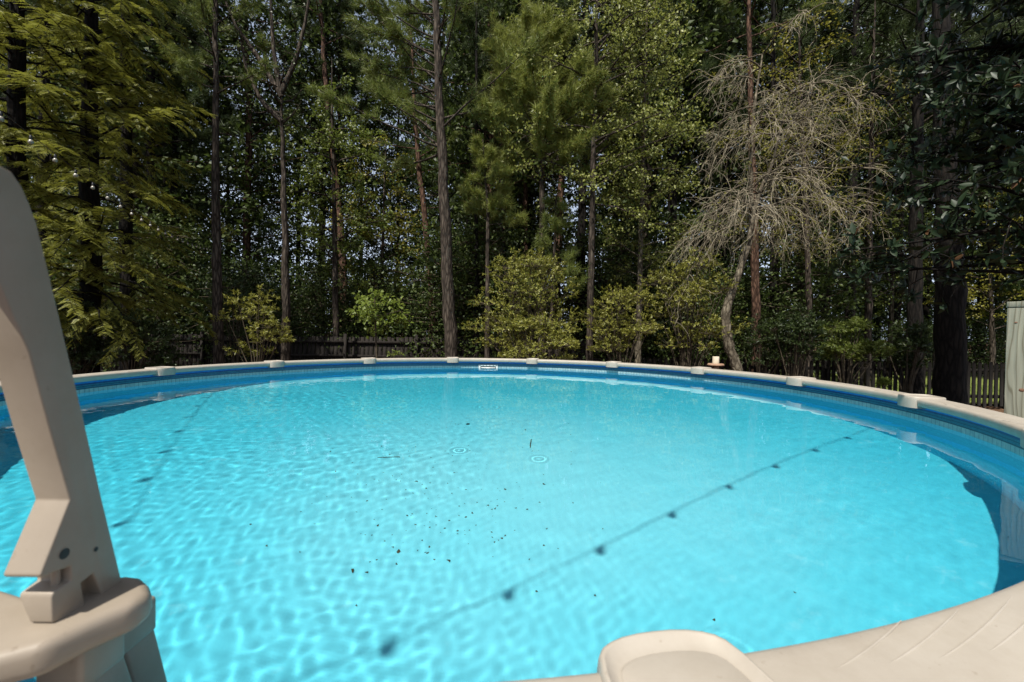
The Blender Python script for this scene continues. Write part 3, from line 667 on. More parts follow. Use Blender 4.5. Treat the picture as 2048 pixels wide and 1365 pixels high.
def finish(name, label, cat, group, T0, wood, wmat, crown, cmat, cname='crown', extra=()):
    t = empty(name, (T0[0], T0[1], 0), label, cat, group); o0 = np.array([T0[0], T0[1], 0])
    wood.V = [v - o0 for v in wood.V]; wood.build('trunk', wmat, t, True)
    if crown is not None and crown.n:
        crown.V = [v - o0 for v in crown.V]; c = crown.build(cname, cmat, t); c['kind'] = 'stuff'
    for nm, ac, mt in extra:
        if ac.n:
            ac.V = [v - o0 for v in ac.V]; c = ac.build(nm, mt, t); c['kind'] = 'stuff'
    return t

def pine(label, pts, Y, r0, ztop, zlo, zhi, nb, blen, seed, bark='bark_grey', leaf='pine', tufts=7, el=(-5, 35), bias=None, shape=None, group=None, nn=26, dead=3, L=.20, w=.011):
    r = np.random.default_rng(seed); T = polyline_trunk(pts, Y, ztop); wood, cr = Acc(), Acc()
    trunk_tube(wood, T, r0, .02, r); tp, td = [], []
    for i in range(nb):
        f = (i + r.uniform(0, 1)) / nb; z = zlo + (zhi - zlo) * f; p = trunk_at(T, z)
        az = i * 2.4 + r.uniform(-.5, .5)
        if bias is not None and r.uniform() < .6: az = bias + r.normal(0, .5)
        e = math.radians(r.uniform(*el)); d = np.array([math.cos(az) * math.cos(e), math.sin(az) * math.cos(e), math.sin(e)])
        sh = shape(f) if shape else (1 - .65 * f)
        Lb = blen * sh * r.uniform(.65, 1.15); B = bend(p, d, Lb, 7, -.25, .09, r)
        wood.tube(B, np.linspace(max(.012, r0 * .22 * sh), .005, 8), 5)
        ns = max(3, int(tufts * sh)); ts = r.uniform(.35, 1, ns)
        for q in ts:
            s = interp(B, q); dd = unit(B[-1] - B[0] + rnd(r, 1)[0] * Lb * .55 + [0, 0, .15 * Lb])
            l2 = r.uniform(.25, .5) * min(1, Lb) ; S = bend(s, dd, l2, 3, -.25, .12, r); wood.tube(S, [.006, .005, .004, .003], 3)
            for u in (.45, .75, 1.):
                tp.append(interp(S, u) + r.normal(0, .04, 3)); td.append(S[-1] - S[-2] + rnd(r, 1)[0] * .5 * l2 / 3)
        tp.append(B[-1]); td.append(B[-1] - B[-2])
    for i in range(dead):
        z = r.uniform(2.4, zlo); p = trunk_at(T, z); az = r.uniform(0, 6.28)
        B = bend(p, [math.cos(az), math.sin(az), .1], r.uniform(.4, 1.1), 5, .5, .2, r); wood.tube(B, np.linspace(.013, .004, 6), 4)
    needle_tufts(cr, np.array(tp), np.array(td), r, nn, L, w)
    return finish('pine_tree', label, 'pine tree', group, T[0], wood, M[bark], cr, M[leaf])

def broadleaf(label, pts, Y, r0, ztop, zlo, zhi, nl, spread, seed, bark='bark_grey', leaf='leaf_mid', sec=8, lps=16, L=.085, W=.055, el=(0, 45), droop=.3, shape=None, name='broadleaf_tree', cat='tree', group=None, bias=None, clump=.085, forks=(), limb_r=None, yscale=1.):
    r = np.random.default_rng(seed); T = polyline_trunk(pts, Y, ztop); wood, cr = Acc(), Acc()
    trunk_tube(wood, T, r0, .015, r); tw, tdv = [], []
    limbs = []
    for fk in forks:
        F = np.array([at(px, py, Y) for px, py in fk]); t = np.linspace(0, 1, 12); F = interp(F, t); wood.tube(F, np.linspace(r0 * .62, r0 * .18, 12), 8); limbs.append(F)
    for i in range(nl):
        f = (i + r.uniform(0, 1)) / nl; z = zlo + (zhi - zlo) * f; p = trunk_at(T, z); az = i * 2.4 + r.uniform(-.5, .5)
        if bias is not None and r.uniform() < .5: az = bias + r.normal(0, .6)
        e = math.radians(r.uniform(*el)); d = np.array([math.cos(az) * math.cos(e), math.sin(az) * math.cos(e) * yscale, math.sin(e)])
        sh = shape(f) if shape else math.sin(math.pi * (.15 + .8 * f)) ** .6
        B = bend(p, d, spread * sh * r.uniform(.6, 1.15), 8, droop, .10, r); wood.tube(B, np.linspace((limb_r or r0 * .3) * sh + .006, .005, 9), 5); limbs.append(B)
    for B in limbs:
        Lb = np.linalg.norm(B[-1] - B[0])
        for q in r.uniform(.25, 1, max(3, int(sec * Lb / spread + 1))):
            s = interp(B, q); dd = unit(unit(B[-1] - B[0]) * .6 + rnd(r, 1)[0]); dd[2] = dd[2] * .6 + .1
            S = bend(s, dd, r.uniform(.25, .5) * Lb * (1.25 - q * .6) + .1, 4, droop, .14, r); wood.tube(S, np.linspace(.008, .003, 5), 3)
            k = int(1.45 * lps * (.6 + .5 * Lb / spread)); u = r.uniform(.2, 1.05, k)
            tw.append(interp(S, np.clip(u, 0, 1)) + r.normal(0, clump, (k, 3)) * [1, 1, .7]); tdv.append(np.repeat((S[-1] - S[0])[None], k, 0))
    P = np.vstack(tw); D0 = unit(np.vstack(tdv)); k = len(P)
    D = unit(D0 * .5 + rnd(r, k) * .9 + [0, 0, -.25]); Nn = unit(rnd(r, k) * .75 + [0, -.25, .8])
    leaves(cr, P, D, Nn, 1.08 * L * r.uniform(.65, 1.2, k), 1.08 * W * r.uniform(.7, 1.2, k))
    return finish(name, label, cat, group, T[0], wood, M[bark], cr, M[leaf])

def lumpy(label, cx_px, Y, px_w, y_top, y_bot, seed, leaf='leaf_shrub', nl=22, tips=26, per=9, L=.070, W=.026, name='shrub', cat='shrub', group=None, bark='twig_dark', depth=.8, stems=7, skirt=False, world_=None):
    """a bush: lumps of twigs whose tips carry whorls of leaves"""
    r = np.random.default_rng(seed)
    if world_ is None:
        c = at(cx_px, y_bot, Y); rx = px_w / 2 / FPX * Y; z1 = at(cx_px, y_top, Y)[2]; z0 = max(.15, c[2])
    else: c, rx, z0, z1 = world_
    base = np.array([c[0], c[1] if world_ is not None else Y, 0.]); wood, cr = Acc(), Acc(); tp, td = [], []
    for i in range(nl):
        f = r.uniform(0, 1); zc = z0 + (z1 - z0) * (.10 + .8 * f); wide = math.sin(math.pi * (.22 + .63 * f)) if not skirt else 1 - .6 * f
        a = r.uniform(0, 6.28); q = math.sqrt(r.uniform(.05, 1)); lc = np.array([base[0] + math.cos(a) * q * rx * wide * .82, base[1] + math.sin(a) * q * rx * depth * wide * .82, zc])
        lr = r.uniform(.24, .42) * min(rx, (z1 - z0) * .6) + .08
        if i < nl:
            mid = (base + lc) / 2 + r.normal(0, .1, 3); mid[:2] = base[:2] * .65 + lc[:2] * .35
            wood.tube(interp(np.array([base + r.normal(0, .06, 3) * [1, 1, 0], mid, lc]), np.linspace(0, 1, 7)), np.linspace(.022, .007, 7), 5)
        d = rnd(r, tips); d[:, 2] = np.abs(d[:, 2]) * .8 + d[:, 2] * .35; d = unit(d)
        e = lc + d * lr * r.uniform(.55, 1.15, (tips, 1)) * [1, 1, .85]
        for j in range(0, tips, 2): wood.tube([lc + d[j] * lr * .1, e[j]], [.005, .003], 3)
        tp.append(e); td.append(d)
    P = np.vstack(tp); D = np.vstack(td); P[:, 2] = np.maximum(P[:, 2], .06); m = len(P)
    Pn = np.repeat(P, per, 0) - np.repeat(D, per, 0) * r.uniform(0, .10, (m * per, 1)); Dn = np.repeat(D, per, 0)
    dl = unit(Dn * .7 + rnd(r, m * per) * .8 + [0, 0, .12]); Nn = unit(Dn + rnd(r, m * per) * .4 + [0, 0, .3])
    leaves(cr, Pn, dl, Nn, L * r.uniform(.7, 1.2, m * per), W * r.uniform(.75, 1.25, m * per))
    return finish(name, label, cat, group, base, wood, M[bark], cr, M[leaf], 'foliage')

def cypress(label, pts, Y, r0, ztop, zlo, zhi, nb, blen, seed, leaf='cypress', bark='bark_dark', bias=None, fr=20, shape=None, group=None):
    r = np.random.default_rng(seed); T = polyline_trunk(pts, Y, ztop); wood, cr = Acc(), Acc(); trunk_tube(wood, T, r0, .03, r)
    for i in range(nb):
        f = (i + r.uniform(0, 1)) / nb; z = zlo + (zhi - zlo) * f; p = trunk_at(T, z); az = i * 2.4 + r.uniform(-.4, .4)
        if bias is not None and r.uniform() < .5: az = bias + r.normal(0, .6)
        e = math.radians(r.uniform(-4, 26)); d = np.array([math.cos(az) * math.cos(e), math.sin(az) * math.cos(e), math.sin(e)])
        sh = shape(f) if shape else 1 - .5 * f
        Lb = blen * sh * r.uniform(.55, 1.1); B = bend(p, d, Lb, 9, .75, .07, r); wood.tube(B, np.linspace(.026 * sh + .006, .004, 10), 5)
        side = unit(np.cross(B[-1] - B[0], [0, 0, 1.]))
        stems = [(B, .3)]
        for q in r.uniform(.25, .9, 4):                              # secondary sprays
            s = interp(B, q); dd = unit(unit(B[-1] - B[0]) + side * r.choice([-1, 1]) * r.uniform(.5, 1) + [0, 0, r.uniform(-.1, .2)])
            S = bend(s, dd, Lb * r.uniform(.25, .42), 5, .7, .08, r); wood.tube(S, np.linspace(.007, .003, 6), 3); stems.append((S, .1))
        for S, t0 in stems:
            Ls = np.linalg.norm(S[-1] - S[0]); kf = max(5, int(fr * Ls / 1.1))
            for j, q in enumerate(np.linspace(t0, 1, kf)):
                s = interp(S, q); ax = unit(interp(S, min(1, q + .12)) - interp(S, q - .12)); sd = unit(np.cross(ax, [0, 0, 1.])) * (1 if j % 2 else -1)
                fd = unit(ax * r.uniform(.5, .9) + sd * r.uniform(.5, 1) + [0, 0, r.uniform(-.35, .15)])
                lf = r.uniform(.11, .22); k = 9; u = np.linspace(.06, 1, k); drp = np.array([0, 0, -.10])
                pts_ = s + fd * lf * u[:, None] + drp * (u ** 2)[:, None] * lf * 4 * .3
                up = unit(np.cross(fd, np.cross([0, 0, 1.], fd)) + rnd(r, 1)[0] * .6); lat = unit(np.cross(fd, up))
                for sg in (-1, 1):
                    leaves(cr, pts_, np.repeat((fd * .55 + lat * sg)[None], k, 0), np.repeat(up[None], k, 0), .052 * (1.1 - .5 * u) * r.uniform(.7, 1.25, k), np.full(k, .016), .05)
    return finish('cypress_tree', label, 'tree', group, T[0], wood, M[bark], cr, M[leaf])

# ------------------------------------------------------------------ near trees, left to right
CG = 'feathery trees at the left'
cypress('bright feathery cypress with drooping sprays at far left of the pool', [(35, 690), (35, 300)], 9.2, .17, 14, 2.1, 12.5, 100, 2.5, 21, group=CG, bias=-1.2)
cypress('bright feathery cypress second from left with a thick dark trunk', [(178, 690), (180, 300)], 10.2, .2, 14.5, 2.2, 13, 130, 3.0, 22, group=CG, bias=-1.25)
cypress('shaded feathery cypress behind the string of bulbs', [(256, 690), (252, 300)], 12.5, .17, 15, 2.4, 14, 80, 2.8, 23, group=CG, bias=-1.0)
pine('straight dark pine trunk left of the forked tree with tufted top', [(437, 715), (432, 400), (431, 130)], 12, .125, 13.5, 8.2, 12.8, 30, 1.8, 31, tufts=10, nn=28)
broadleaf('bare forked tree with sparse leaves against the pale sky', [(571, 720), (571, 500), (564, 260), (562, 185)], 12.2, .125, 9.0, 7.4, 8.9, 6, 1.6, 32, leaf='leaf_dark', sec=5, lps=5, forks=([(562, 190), (548, 110), (542, 20), (540, -60)], [(563, 185), (592, 120), (612, 40), (625, -60)], [(564, 195), (520, 120), (470, 50), (450, 0)], [(565, 245), (520, 200), (490, 130), (482, 80)]), el=(5, 35), droop=-.1)
broadleaf('mid green maple between the forked tree and the tallest pine', [(672, 690), (668, 400), (664, 200)], 15, .11, 11.2, 3.4, 10.4, 28, 2.2, 33, leaf='leaf_mid', sec=9, lps=20, L=.10, W=.085)
broadleaf('golden lit young sweetgum beside the reddish leaning trunks', [(760, 690), (765, 500), (770, 350)], 17.5, .09, 9.6, 3.2, 9.2, 24, 2.1, 34, leaf='leaf_gold', sec=8, lps=16, L=.11, W=.085)
pine('reddish pine trunk lit through the maple leaves', [(690, 600), (678, 420), (655, 220)], 19, .19, 19, 14, 18.5, 14, 2.2, 35, bark='bark_red', leaf='pine_dark')
pine('tallest grey pine rising just behind the pool rim', [(904, 715), (897, 600), (888, 400), (878, 200), (872, 0)], 11.2, .165, 14.5, 6.3, 14, 64, 2.9, 36, tufts=13, nn=32, bias=2.7, el=(5, 45))
pine('leaning reddish pine left of the tallest pine', [(866, 620), (850, 430), (838, 340), (830, 235)], 16, .13, 14.5, 8, 14, 20, 2.2, 37, bark='bark_red', tufts=6)
pine('slender pine with a low tuft cluster right of the tallest pine', [(975, 690), (975, 400), (968, 330)], 12.6, .072, 7.4, 4.9, 7.2, 22, 1.0, 38, tufts=9, nn=34, L=.22, w=.014, leaf='pine_bright')
pine('thin dark pine pole behind the wax shrub', [(953, 690), (952, 400)], 14.5, .062, 15, 9.5, 14.5, 16, 1.7, 39, bark='bark_dark', leaf='pine_dark')
pine('bushy young pine with a broad light green crown at centre', [(1083, 660), (1085, 270), (1075, 180)], 12.4, .11, 10.4, 6.0, 10.2, 78, 2.35, 40, tufts=15, nn=34, shape=lambda f: 1.05 - .62 * f, el=(0, 50), L=.23, w=.014, leaf='pine_bright')
pine('drooping low pine branch tree behind the wax shrub at centre', [(1100, 690), (1108, 520)], 12.0, .05, 5.6, 2.9, 5.4, 18, .9, 401, tufts=8, leaf='pine', dead=0)
pine('reddish pine behind the centre pine, left one', [(1052, 600), (1050, 420), (1052, 250)], 18, .13, 18, 12.5, 17.5, 16, 2.2, 41, bark='bark_red', leaf='pine_dark')
pine('thick reddish pine behind the centre pine, right one', [(1112, 600), (1120, 430), (1128, 250)], 17, .16, 18, 11, 17.5, 22, 2.6, 42, bark='bark_red', leaf='pine_dark')
broadleaf('tall pale glossy leaved tree with a straight grey trunk right of centre', [(1179, 718), (1183, 500), (1187, 300), (1192, 100)], 11.8, .095, 13, 5.2, 12.5, 44, 2.7, 43, leaf='leaf_light', sec=10, lps=22, L=.085, W=.055, bias=.2, droop=.55)
broadleaf('ivy clad slim tree behind the golden shrubs right of centre', [(1276, 712), (1282, 480), (1290, 180)], 13, .085, 12.5, 3.2, 12, 40, 2.0, 44, leaf='leaf_light', sec=9, lps=20, bark='bark_pale')
pine('reddish pine trunk right of the curved pale trunk', [(1514, 700), (1508, 440), (1497, 0)], 13.6, .125, 16.5, 11, 16, 22, 2.3, 45, bark='bark_red', tufts=7)
pine('dark pine behind the bare weeping tree', [(1550, 700), (1548, 300), (1545, 0)], 15.5, .16, 17, 10.5, 16.5, 24, 2.5, 46, bark='bark_dark', leaf='pine_dark')
broadleaf('yellow tinged tree behind the bare weeping twigs', [(1620, 700), (1612, 400), (1600, 150)], 13.5, .09, 12, 4.6, 11.6, 32, 2.5, 47, leaf='leaf_gold', sec=8, lps=14, L=.09, W=.06, droop=.5)
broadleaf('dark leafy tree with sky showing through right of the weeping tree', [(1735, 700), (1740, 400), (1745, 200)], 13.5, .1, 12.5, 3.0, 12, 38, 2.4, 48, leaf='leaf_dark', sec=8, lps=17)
pine('tall dark pine with a straight trunk left of the thick dark trunk', [(1828, 770), (1832, 400), (1840, 0)], 11.3, .165, 15, 7.6, 14.5, 26, 2.4, 49, bark='bark_dark', leaf='pine_dark', tufts=7)
pine('thickest dark trunk at right beside the glossy magnolia', [(1899, 780), (1897, 500), (1889, 300), (1884, 0)], 9.0, .25, 14, 9.5, 13.5, 20, 2.4, 50, bark='bark_dark', leaf='pine_dark')
broadleaf('sunlit yellow green tree over the lawn behind the picket fence', [(1985, 690), (1980, 560)], 19, .1, 8.0, 2.1, 7.6, 30, 2.6, 51, leaf='leaf_gold', sec=8, lps=18, L=.10, W=.075)
broadleaf('mid green tree over the lawn left of the thick dark trunk', [(1780, 690), (1785, 560)], 20, .1, 9.5, 2.2, 9.2, 28, 2.5, 52, leaf='leaf_mid', sec=8, lps=18, L=.10, W=.075)

# bare weeping tree
def weeping():
    r = np.random.default_rng(60); Y = 10.3
    pts = [(1474, 740), (1466, 715), (1457, 690), (1453, 660), (1450, 635), (1458, 600), (1470, 570), (1484, 530), (1497, 490), (1504, 450), (1502, 380), (1500, 330), (1505, 260), (1512, 190), (1525, 110)]
    W = np.array([at(px, py, Y) for px, py in pts]); base = W[0].copy(); base[2] = -.05; base[0] += .25
    T = interp(np.vstack([base, W]), np.linspace(0, 1, 46)); wood, tw, tw2 = Acc(), Acc(), Acc()
    tt_ = np.linspace(0, 1, 46); R = np.interp(tt_, [0, .35, .6, 1], [.125, .10, .07, .018]); J = T + r.normal(0, .008, T.shape); wood.tube(J, R * (1 + r.normal(0, .05, 46)), 10)
    F = np.array([at(px, py, Y - .1) for px, py in ((1497, 480), (1520, 380), (1545, 330), (1562, 250), (1580, 190))]); F = interp(F, np.linspace(0, 1, 14)); wood.tube(F, np.linspace(.05, .016, 14), 7)
    lp, ld = [], []
    def limb(p, d, L, droop, r0):
        B = bend(p, d, L, 10, droop, .13, r); wood.tube(B, np.linspace(r0, .007, 11), 5)
        for q in r.uniform(.12, 1, int(4 + 4 * L)):
            s = interp(B, q); dd = unit(unit(interp(B, min(1, q + .1)) - interp(B, q - .1)) * .7 + rnd(r, 1)[0] * .8 + [0, 0, .1])
            S = bend(s, dd, L * r.uniform(.25, .55), 7, r.uniform(.6, 2.0), .2, r); tw.tube(S, np.linspace(.0060, .0029, 8), 4)
            for q2 in r.uniform(.2, 1, 4):
                s2 = interp(S, q2); d2 = unit(unit(S[-1] - S[0]) * .8 + rnd(r, 1)[0] * .75); X = bend(s2, d2, r.uniform(.25, .7), 5, r.uniform(.2, 1.7), .26, r)
                tw.tube(X, np.linspace(.0034, .0018, 6), 3)
                if (X[-1][0] > 5.8 and r.uniform() < .45) or r.uniform() < .12:
                    m = 5; lp.append(interp(X, r.uniform(.3, 1, m))); ld.append(rnd(r, m))
    for i in range(24):
        f = (i + r.uniform(0, 1)) / 24; z = 4.8 + 4.1 * f
        ax = T if i % 3 else F; j = np.argmin(abs(ax[:, 2] - z)); p = ax[j]
        az = i * 2.4 + r.uniform(-.4, .4); e = math.radians(r.uniform(5, 45)); d = [math.cos(az) * math.cos(e), math.sin(az) * math.cos(e) * .75, math.sin(e)]
        right = math.cos(az) > 0
        limb(p, d, (1.9 if right else 1.7) * r.uniform(.6, 1.2) * (1.1 - .45 * f), r.uniform(1.2, 2.2), .022)
    for i in range(15):                                               # the wide drooping lowest tier
        p = (T if i % 2 else F)[np.argmin(abs((T if i % 2 else F)[:, 2] - r.uniform(4.5, 5.3)))]; az = i * 2.4; d = [math.cos(az), math.sin(az) * .8, r.uniform(.15, .6)]
        limb(p, unit(np.array(d)), r.uniform(1.5, 2.5), r.uniform(1.1, 2.0), .022)
    for i in range(9):                                                # the long upright shoots reaching up to the right
        p = F[r.integers(4, 13)]; az = r.uniform(-.5, .3); d = [math.cos(az) * .8, math.sin(az) * .4, r.uniform(.45, .8)]
        limb(p, unit(np.array(d)), r.uniform(1.8, 2.8), r.uniform(-.1, .3), .015)
    cr = Acc(); P = np.vstack(lp); D = np.vstack(ld); k = len(P); leaves(cr, P, D, unit(rnd(r, k) + [0, -.3, .7]), np.full(k, .055), np.full(k, .028))
    t = empty('weeping_tree', (T[0][0], T[0][1], 0), 'half dead weeping tree with pale bare drooping twigs and a curved trunk', 'tree'); o0 = np.array([T[0][0], T[0][1], 0])
    for a in (wood, tw, cr): a.V = [v - o0 for v in a.V]
    wood.build('trunk', M['bark_pale'], t, True); o = tw.build('twigs', M['twig'], t, True); o['kind'] = 'stuff'
    o = cr.build('sparse_leaves', M['leaf_gold'], t); o['kind'] = 'stuff'
weeping()

# magnolia at the right: big leaves, the nearest three hundred as parts
def magnolia():
    r = np.random.default_rng(70); base = np.array([7.4, 5.6, 0.])
    t = empty('magnolia_tree', base, 'dark glossy magnolia with large leathery leaves hanging at the right edge', 'magnolia tree')
    wood = Acc(); T = np.column_stack([np.linspace(0, .15, 16), np.linspace(0, 0, 16), np.linspace(-.05, 9.5, 16)]); wood.tube(T, np.linspace(.2, .04, 16), 10)
    ends, dirs = [], []
    for i in range(96):
        f = (i + r.uniform(0, 1)) / 96; z = 2.45 + 6.6 * f; az = i * 2.4 + r.uniform(-.4, .4)
        if i % 3: az = math.pi + r.normal(.15, .6)
        e = math.radians(r.uniform(-3, 28)); Lb = (2.75 - 1.3 * f) * r.uniform(.7, 1.08)
        B = bend([.15 * f, 0, z], [math.cos(az) * math.cos(e), math.sin(az) * math.cos(e), math.sin(e)], Lb, 7, .15, .08, r); wood.tube(B, np.linspace(.035, .008, 8), 5)
        for q in r.uniform(.3, 1, 11):
            s = interp(B, q); dd = unit(unit(B[-1] - B[0]) * .5 + rnd(r, 1)[0] * .9 + [0, 0, .1]); S = bend(s, dd, r.uniform(.2, .6), 3, -.1, .1, r); wood.tube(S, [.009, .008, .006, .005], 4)
            ends.append(S[-1]); dirs.append(S[-1] - S[-2])
            if r.uniform() < .5: ends.append(S[1]); dirs.append(S[-1] - S[0])
    wood.build('trunk', M['bark_dark'], t, True)
    E = np.array(ends); D = unit(np.array(dirs)); per = 8; m = len(E)
    P = np.repeat(E, per, 0) - np.repeat(D, per, 0) * r.uniform(0, .07, (m * per, 1)); d = unit(np.repeat(D, per, 0) * .5 + rnd(r, m * per) * .9); Nn = unit(np.repeat(D, per, 0) + rnd(r, m * per) * .25 + [0, 0, .4])
    L = r.uniform(.12, .19, m * per); W = L * r.uniform(.36, .44, m * per)
    Wd = P + base; dist = np.linalg.norm(Wd - np.array([0, 0, CAM_Z]), axis=1); u = Wd[:, 0] / Wd[:, 1] * FPX; v = (Wd[:, 2] - CAM_Z) / Wd[:, 1] * FPX
    vis = (u < 1024) & (v < 690) & (v > -80)
    order = np.argsort(np.where(vis, dist, 99)); pick = order[:300]; rest = order[300:]
    # leaf blade used for every single leaf part: pointed oval, folded at the midrib
    k = 6; s = np.linspace(0, 1, k + 1); wd = .5 * np.sin(np.pi * s ** .85) ** .8
    V = np.vstack([np.stack([s, -wd, .12 * wd - .08 * s ** 2], -1), np.stack([s, 0 * s, -.08 * s ** 2], -1), np.stack([s, wd, .12 * wd - .08 * s ** 2], -1)])
    n_ = k + 1; Q = [[i, i + 1, n_ + i + 1, n_ + i] for i in range(k)] + [[n_ + i, n_ + i + 1, 2 * n_ + i + 1, 2 * n_ + i] for i in range(k)]
    lm_ = mesh_of('leaf', V, Q, smooth=True); lm_.materials.append(M['magnolia']); lb_ = mesh_of('leaf_brown', V, Q, smooth=True); lb_.materials.append(M['magnolia_brown'])
    for i in pick:
        x = d[i]; y = unit(np.cross(Nn[i], x)); z = np.cross(x, y)
        brown = r.uniform() < .05
        o = put('leaf', lb_ if brown else lm_, None, t)
        if brown: o['label'] = 'rusty brown magnolia leaf'
        Mx = Matrix(((x[0] * L[i], y[0] * W[i], z[0] * L[i], P[i][0]), (x[1] * L[i], y[1] * W[i], z[1] * L[i], P[i][1]), (x[2] * L[i], y[2] * W[i], z[2] * L[i], P[i][2]), (0, 0, 0, 1)))
        o.matrix_local = Mx
    cr = Acc(); leaves(cr, P[rest], d[rest], Nn[rest], L[rest], W[rest], .12); o = cr.build('foliage', M['magnolia'], t); o['kind'] = 'stuff'
magnolia()

# shrubs
lumpy('tall light green wax shrub behind the rim at the centre', 1050, 10.2, 230, 512, 720, 81, nl=34, tips=34, per=10)
lumpy('low wide part shaded shrub at the foot of the centre wax shrub', 1075, 9.3, 235, 640, 735, 82, nl=24, tips=30, per=9)
lumpy('golden green shrub right of the straight grey trunk', 1245, 10.6, 170, 560, 720, 83, nl=24, tips=32, per=9)
lumpy('golden green shrub left of the curved pale trunk', 1375, 10.8, 190, 515, 730, 84, nl=30, tips=32, per=9)
lumpy('loose shrub with pale leaf rosettes between two trunks at left', 515, 11, 200, 590, 730, 85, leaf='leaf_shrub', nl=14, tips=18, per=12, L=.095, W=.026)
lumpy('upright dark shrub against the pine trunk at left', 470, 12.6, 80, 545, 720, 86, leaf='leaf_dark', nl=12, tips=22, per=9)
lumpy('dark green shrub behind the rim below the feathery trees', 262, 10, 170, 635, 760, 87, leaf='leaf_dark', nl=22, tips=30, per=10, L=.085, W=.026)
lumpy('dark green shrub beside the ladder rail at left', 150, 9.6, 130, 600, 760, 88, leaf='leaf_dark', nl=20, tips=28, per=10, L=.085, W=.026)
lumpy('dark shrub hiding part of the fence at left', 40, 9.4, 150, 600, 770, 89, leaf='leaf_dark', nl=18, tips=26, per=10, L=.085, W=.026)
lumpy('dark bush right of the reddish pine behind the rim', 1590, 10.4, 120, 620, 735, 90, leaf='leaf_dark', nl=20, tips=26, per=10, L=.09, W=.026)
lumpy('dark bush with pale rosettes in front of the picket fence', 1690, 10.6, 150, 640, 738, 91, leaf='leaf_mid', nl=18, tips=20, per=13, L=.11, W=.026)
lumpy('dark bush at the foot of the tall dark pine', 1815, 10.6, 110, 640, 745, 92, leaf='leaf_dark', nl=16, tips=22, per=11, L=.10, W=.028)
lumpy('shaded bush under the bare weeping twigs', 1520, 10.9, 120, 640, 740, 93, leaf='leaf_dark', nl=16, tips=24, per=9, L=.08, W=.026)
lumpy('single pale leaf rosette above the rim at right', 1764, 8.9, 22, 752, 775, 94, leaf='leaf_bright', nl=2, tips=7, per=14, L=.11, W=.024, name='seedling', cat='plant')
lumpy('tiny leafy seedling poking above the rim left of the tallest pine', 792, 9.3, 32, 700, 722, 95, leaf='leaf_bright', nl=3, tips=6, per=4, L=.06, W=.035, name='seedling', cat='plant')
broadleaf('thin stemmed sapling with bright broad leaves in front of the plank fence', [(754, 720), (752, 690), (750, 620)], 10.4, .014, 2.75, 1.75, 2.7, 12, .72, 96, leaf='leaf_bright', sec=5, lps=12, L=.10, W=.075, droop=.1, el=(0, 25), name='sapling', cat='sapling', limb_r=.006, bark='twig_dark', clump=.06)
ac = Acc(); q = at(1730, 640, 26); q2 = at(1728, 560, 26)
tb = empty('birch_trunk', (q[0], 26, 0), 'slim white barked trunk seen through the dark trees at right', 'tree')
ac.tube(np.array([[0, 0, -.05], [0, 0, 1.2], [-.03, 0, 3.2], [-.06, 0, 5.5]]), [.11, .10, .09, .05], 8); ac.build('trunk', M['birch'], tb, True)

# ------------------------------------------------------------------ the wood behind: copies of a few trees
def copy_tree(root, loc, rz, s, label=None):
    c = root.copy(); COL.objects.link(c); c.location = loc; c.rotation_euler = (0, 0, rz); c.scale = (s, s, s)
    if label: c['label'] = label
    for ch in root.children:
        d = ch.copy(); COL.objects.link(d); d.parent = c
    return c
rb = np.random.default_rng(200)
def far_tree(seed, H, zlo, spread, leaf, bark, r0, L, n=17000):
    r = np.random.default_rng(seed); wood, cr = Acc(), Acc(); T = np.column_stack([r.normal(0, .05, 12).cumsum(), r.normal(0, .05, 12).cumsum(), np.linspace(-.05, H, 12)])
    wood.tube(T, np.linspace(r0, .03, 12), 8); P, D = [], []
    nl = 95
    for i in range(nl):
        f = (i + r.uniform()) / nl; z = zlo + (H - zlo) * f; az = i * 2.4; e = r.uniform(-.1, .6); sh = math.sin(math.pi * (.2 + .72 * f)) ** .7
        B = bend(trunk_at(T, z), [math.cos(az) * math.cos(e), math.sin(az) * math.cos(e), math.sin(e)], spread * sh * r.uniform(.6, 1.1), 5, .3, .12, r); wood.tube(B, np.linspace(.03, .008, 6), 4)
        k = n // nl; u = r.uniform(.2, 1, k) ** .8; q = interp(B, u); cl = r.integers(0, 7, k); off = r.normal(0, .6, (7, 3))[cl] * [1, 1, .6]
        P.append(q + off + r.normal(0, .13, (k, 3)) * [1, 1, .6])
    P = np.vstack(P); k = len(P); leaves(cr, P, rnd(r, k), unit(rnd(r, k) * .8 + [0, -.2, .7]), L * r.uniform(.7, 1.2, k), L * .68 * r.uniform(.7, 1.2, k))
    return wood, cr
FG = 'trees of the wood behind'
protos = []
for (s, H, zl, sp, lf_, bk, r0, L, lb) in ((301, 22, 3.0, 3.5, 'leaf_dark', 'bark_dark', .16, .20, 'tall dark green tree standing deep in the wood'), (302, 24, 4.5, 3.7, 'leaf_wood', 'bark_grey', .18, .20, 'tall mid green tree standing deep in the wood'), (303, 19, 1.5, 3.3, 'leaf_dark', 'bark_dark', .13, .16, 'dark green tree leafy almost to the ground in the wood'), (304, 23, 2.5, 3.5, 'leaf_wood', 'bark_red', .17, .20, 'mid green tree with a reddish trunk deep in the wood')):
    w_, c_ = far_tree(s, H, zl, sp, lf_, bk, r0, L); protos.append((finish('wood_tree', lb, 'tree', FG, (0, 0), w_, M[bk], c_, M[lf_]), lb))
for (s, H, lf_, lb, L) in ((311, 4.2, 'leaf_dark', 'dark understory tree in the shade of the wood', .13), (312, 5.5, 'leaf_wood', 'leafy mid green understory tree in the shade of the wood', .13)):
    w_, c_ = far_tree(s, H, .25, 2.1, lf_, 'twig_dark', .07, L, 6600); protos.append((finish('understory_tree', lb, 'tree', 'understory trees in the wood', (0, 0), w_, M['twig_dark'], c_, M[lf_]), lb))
used = [False] * 6
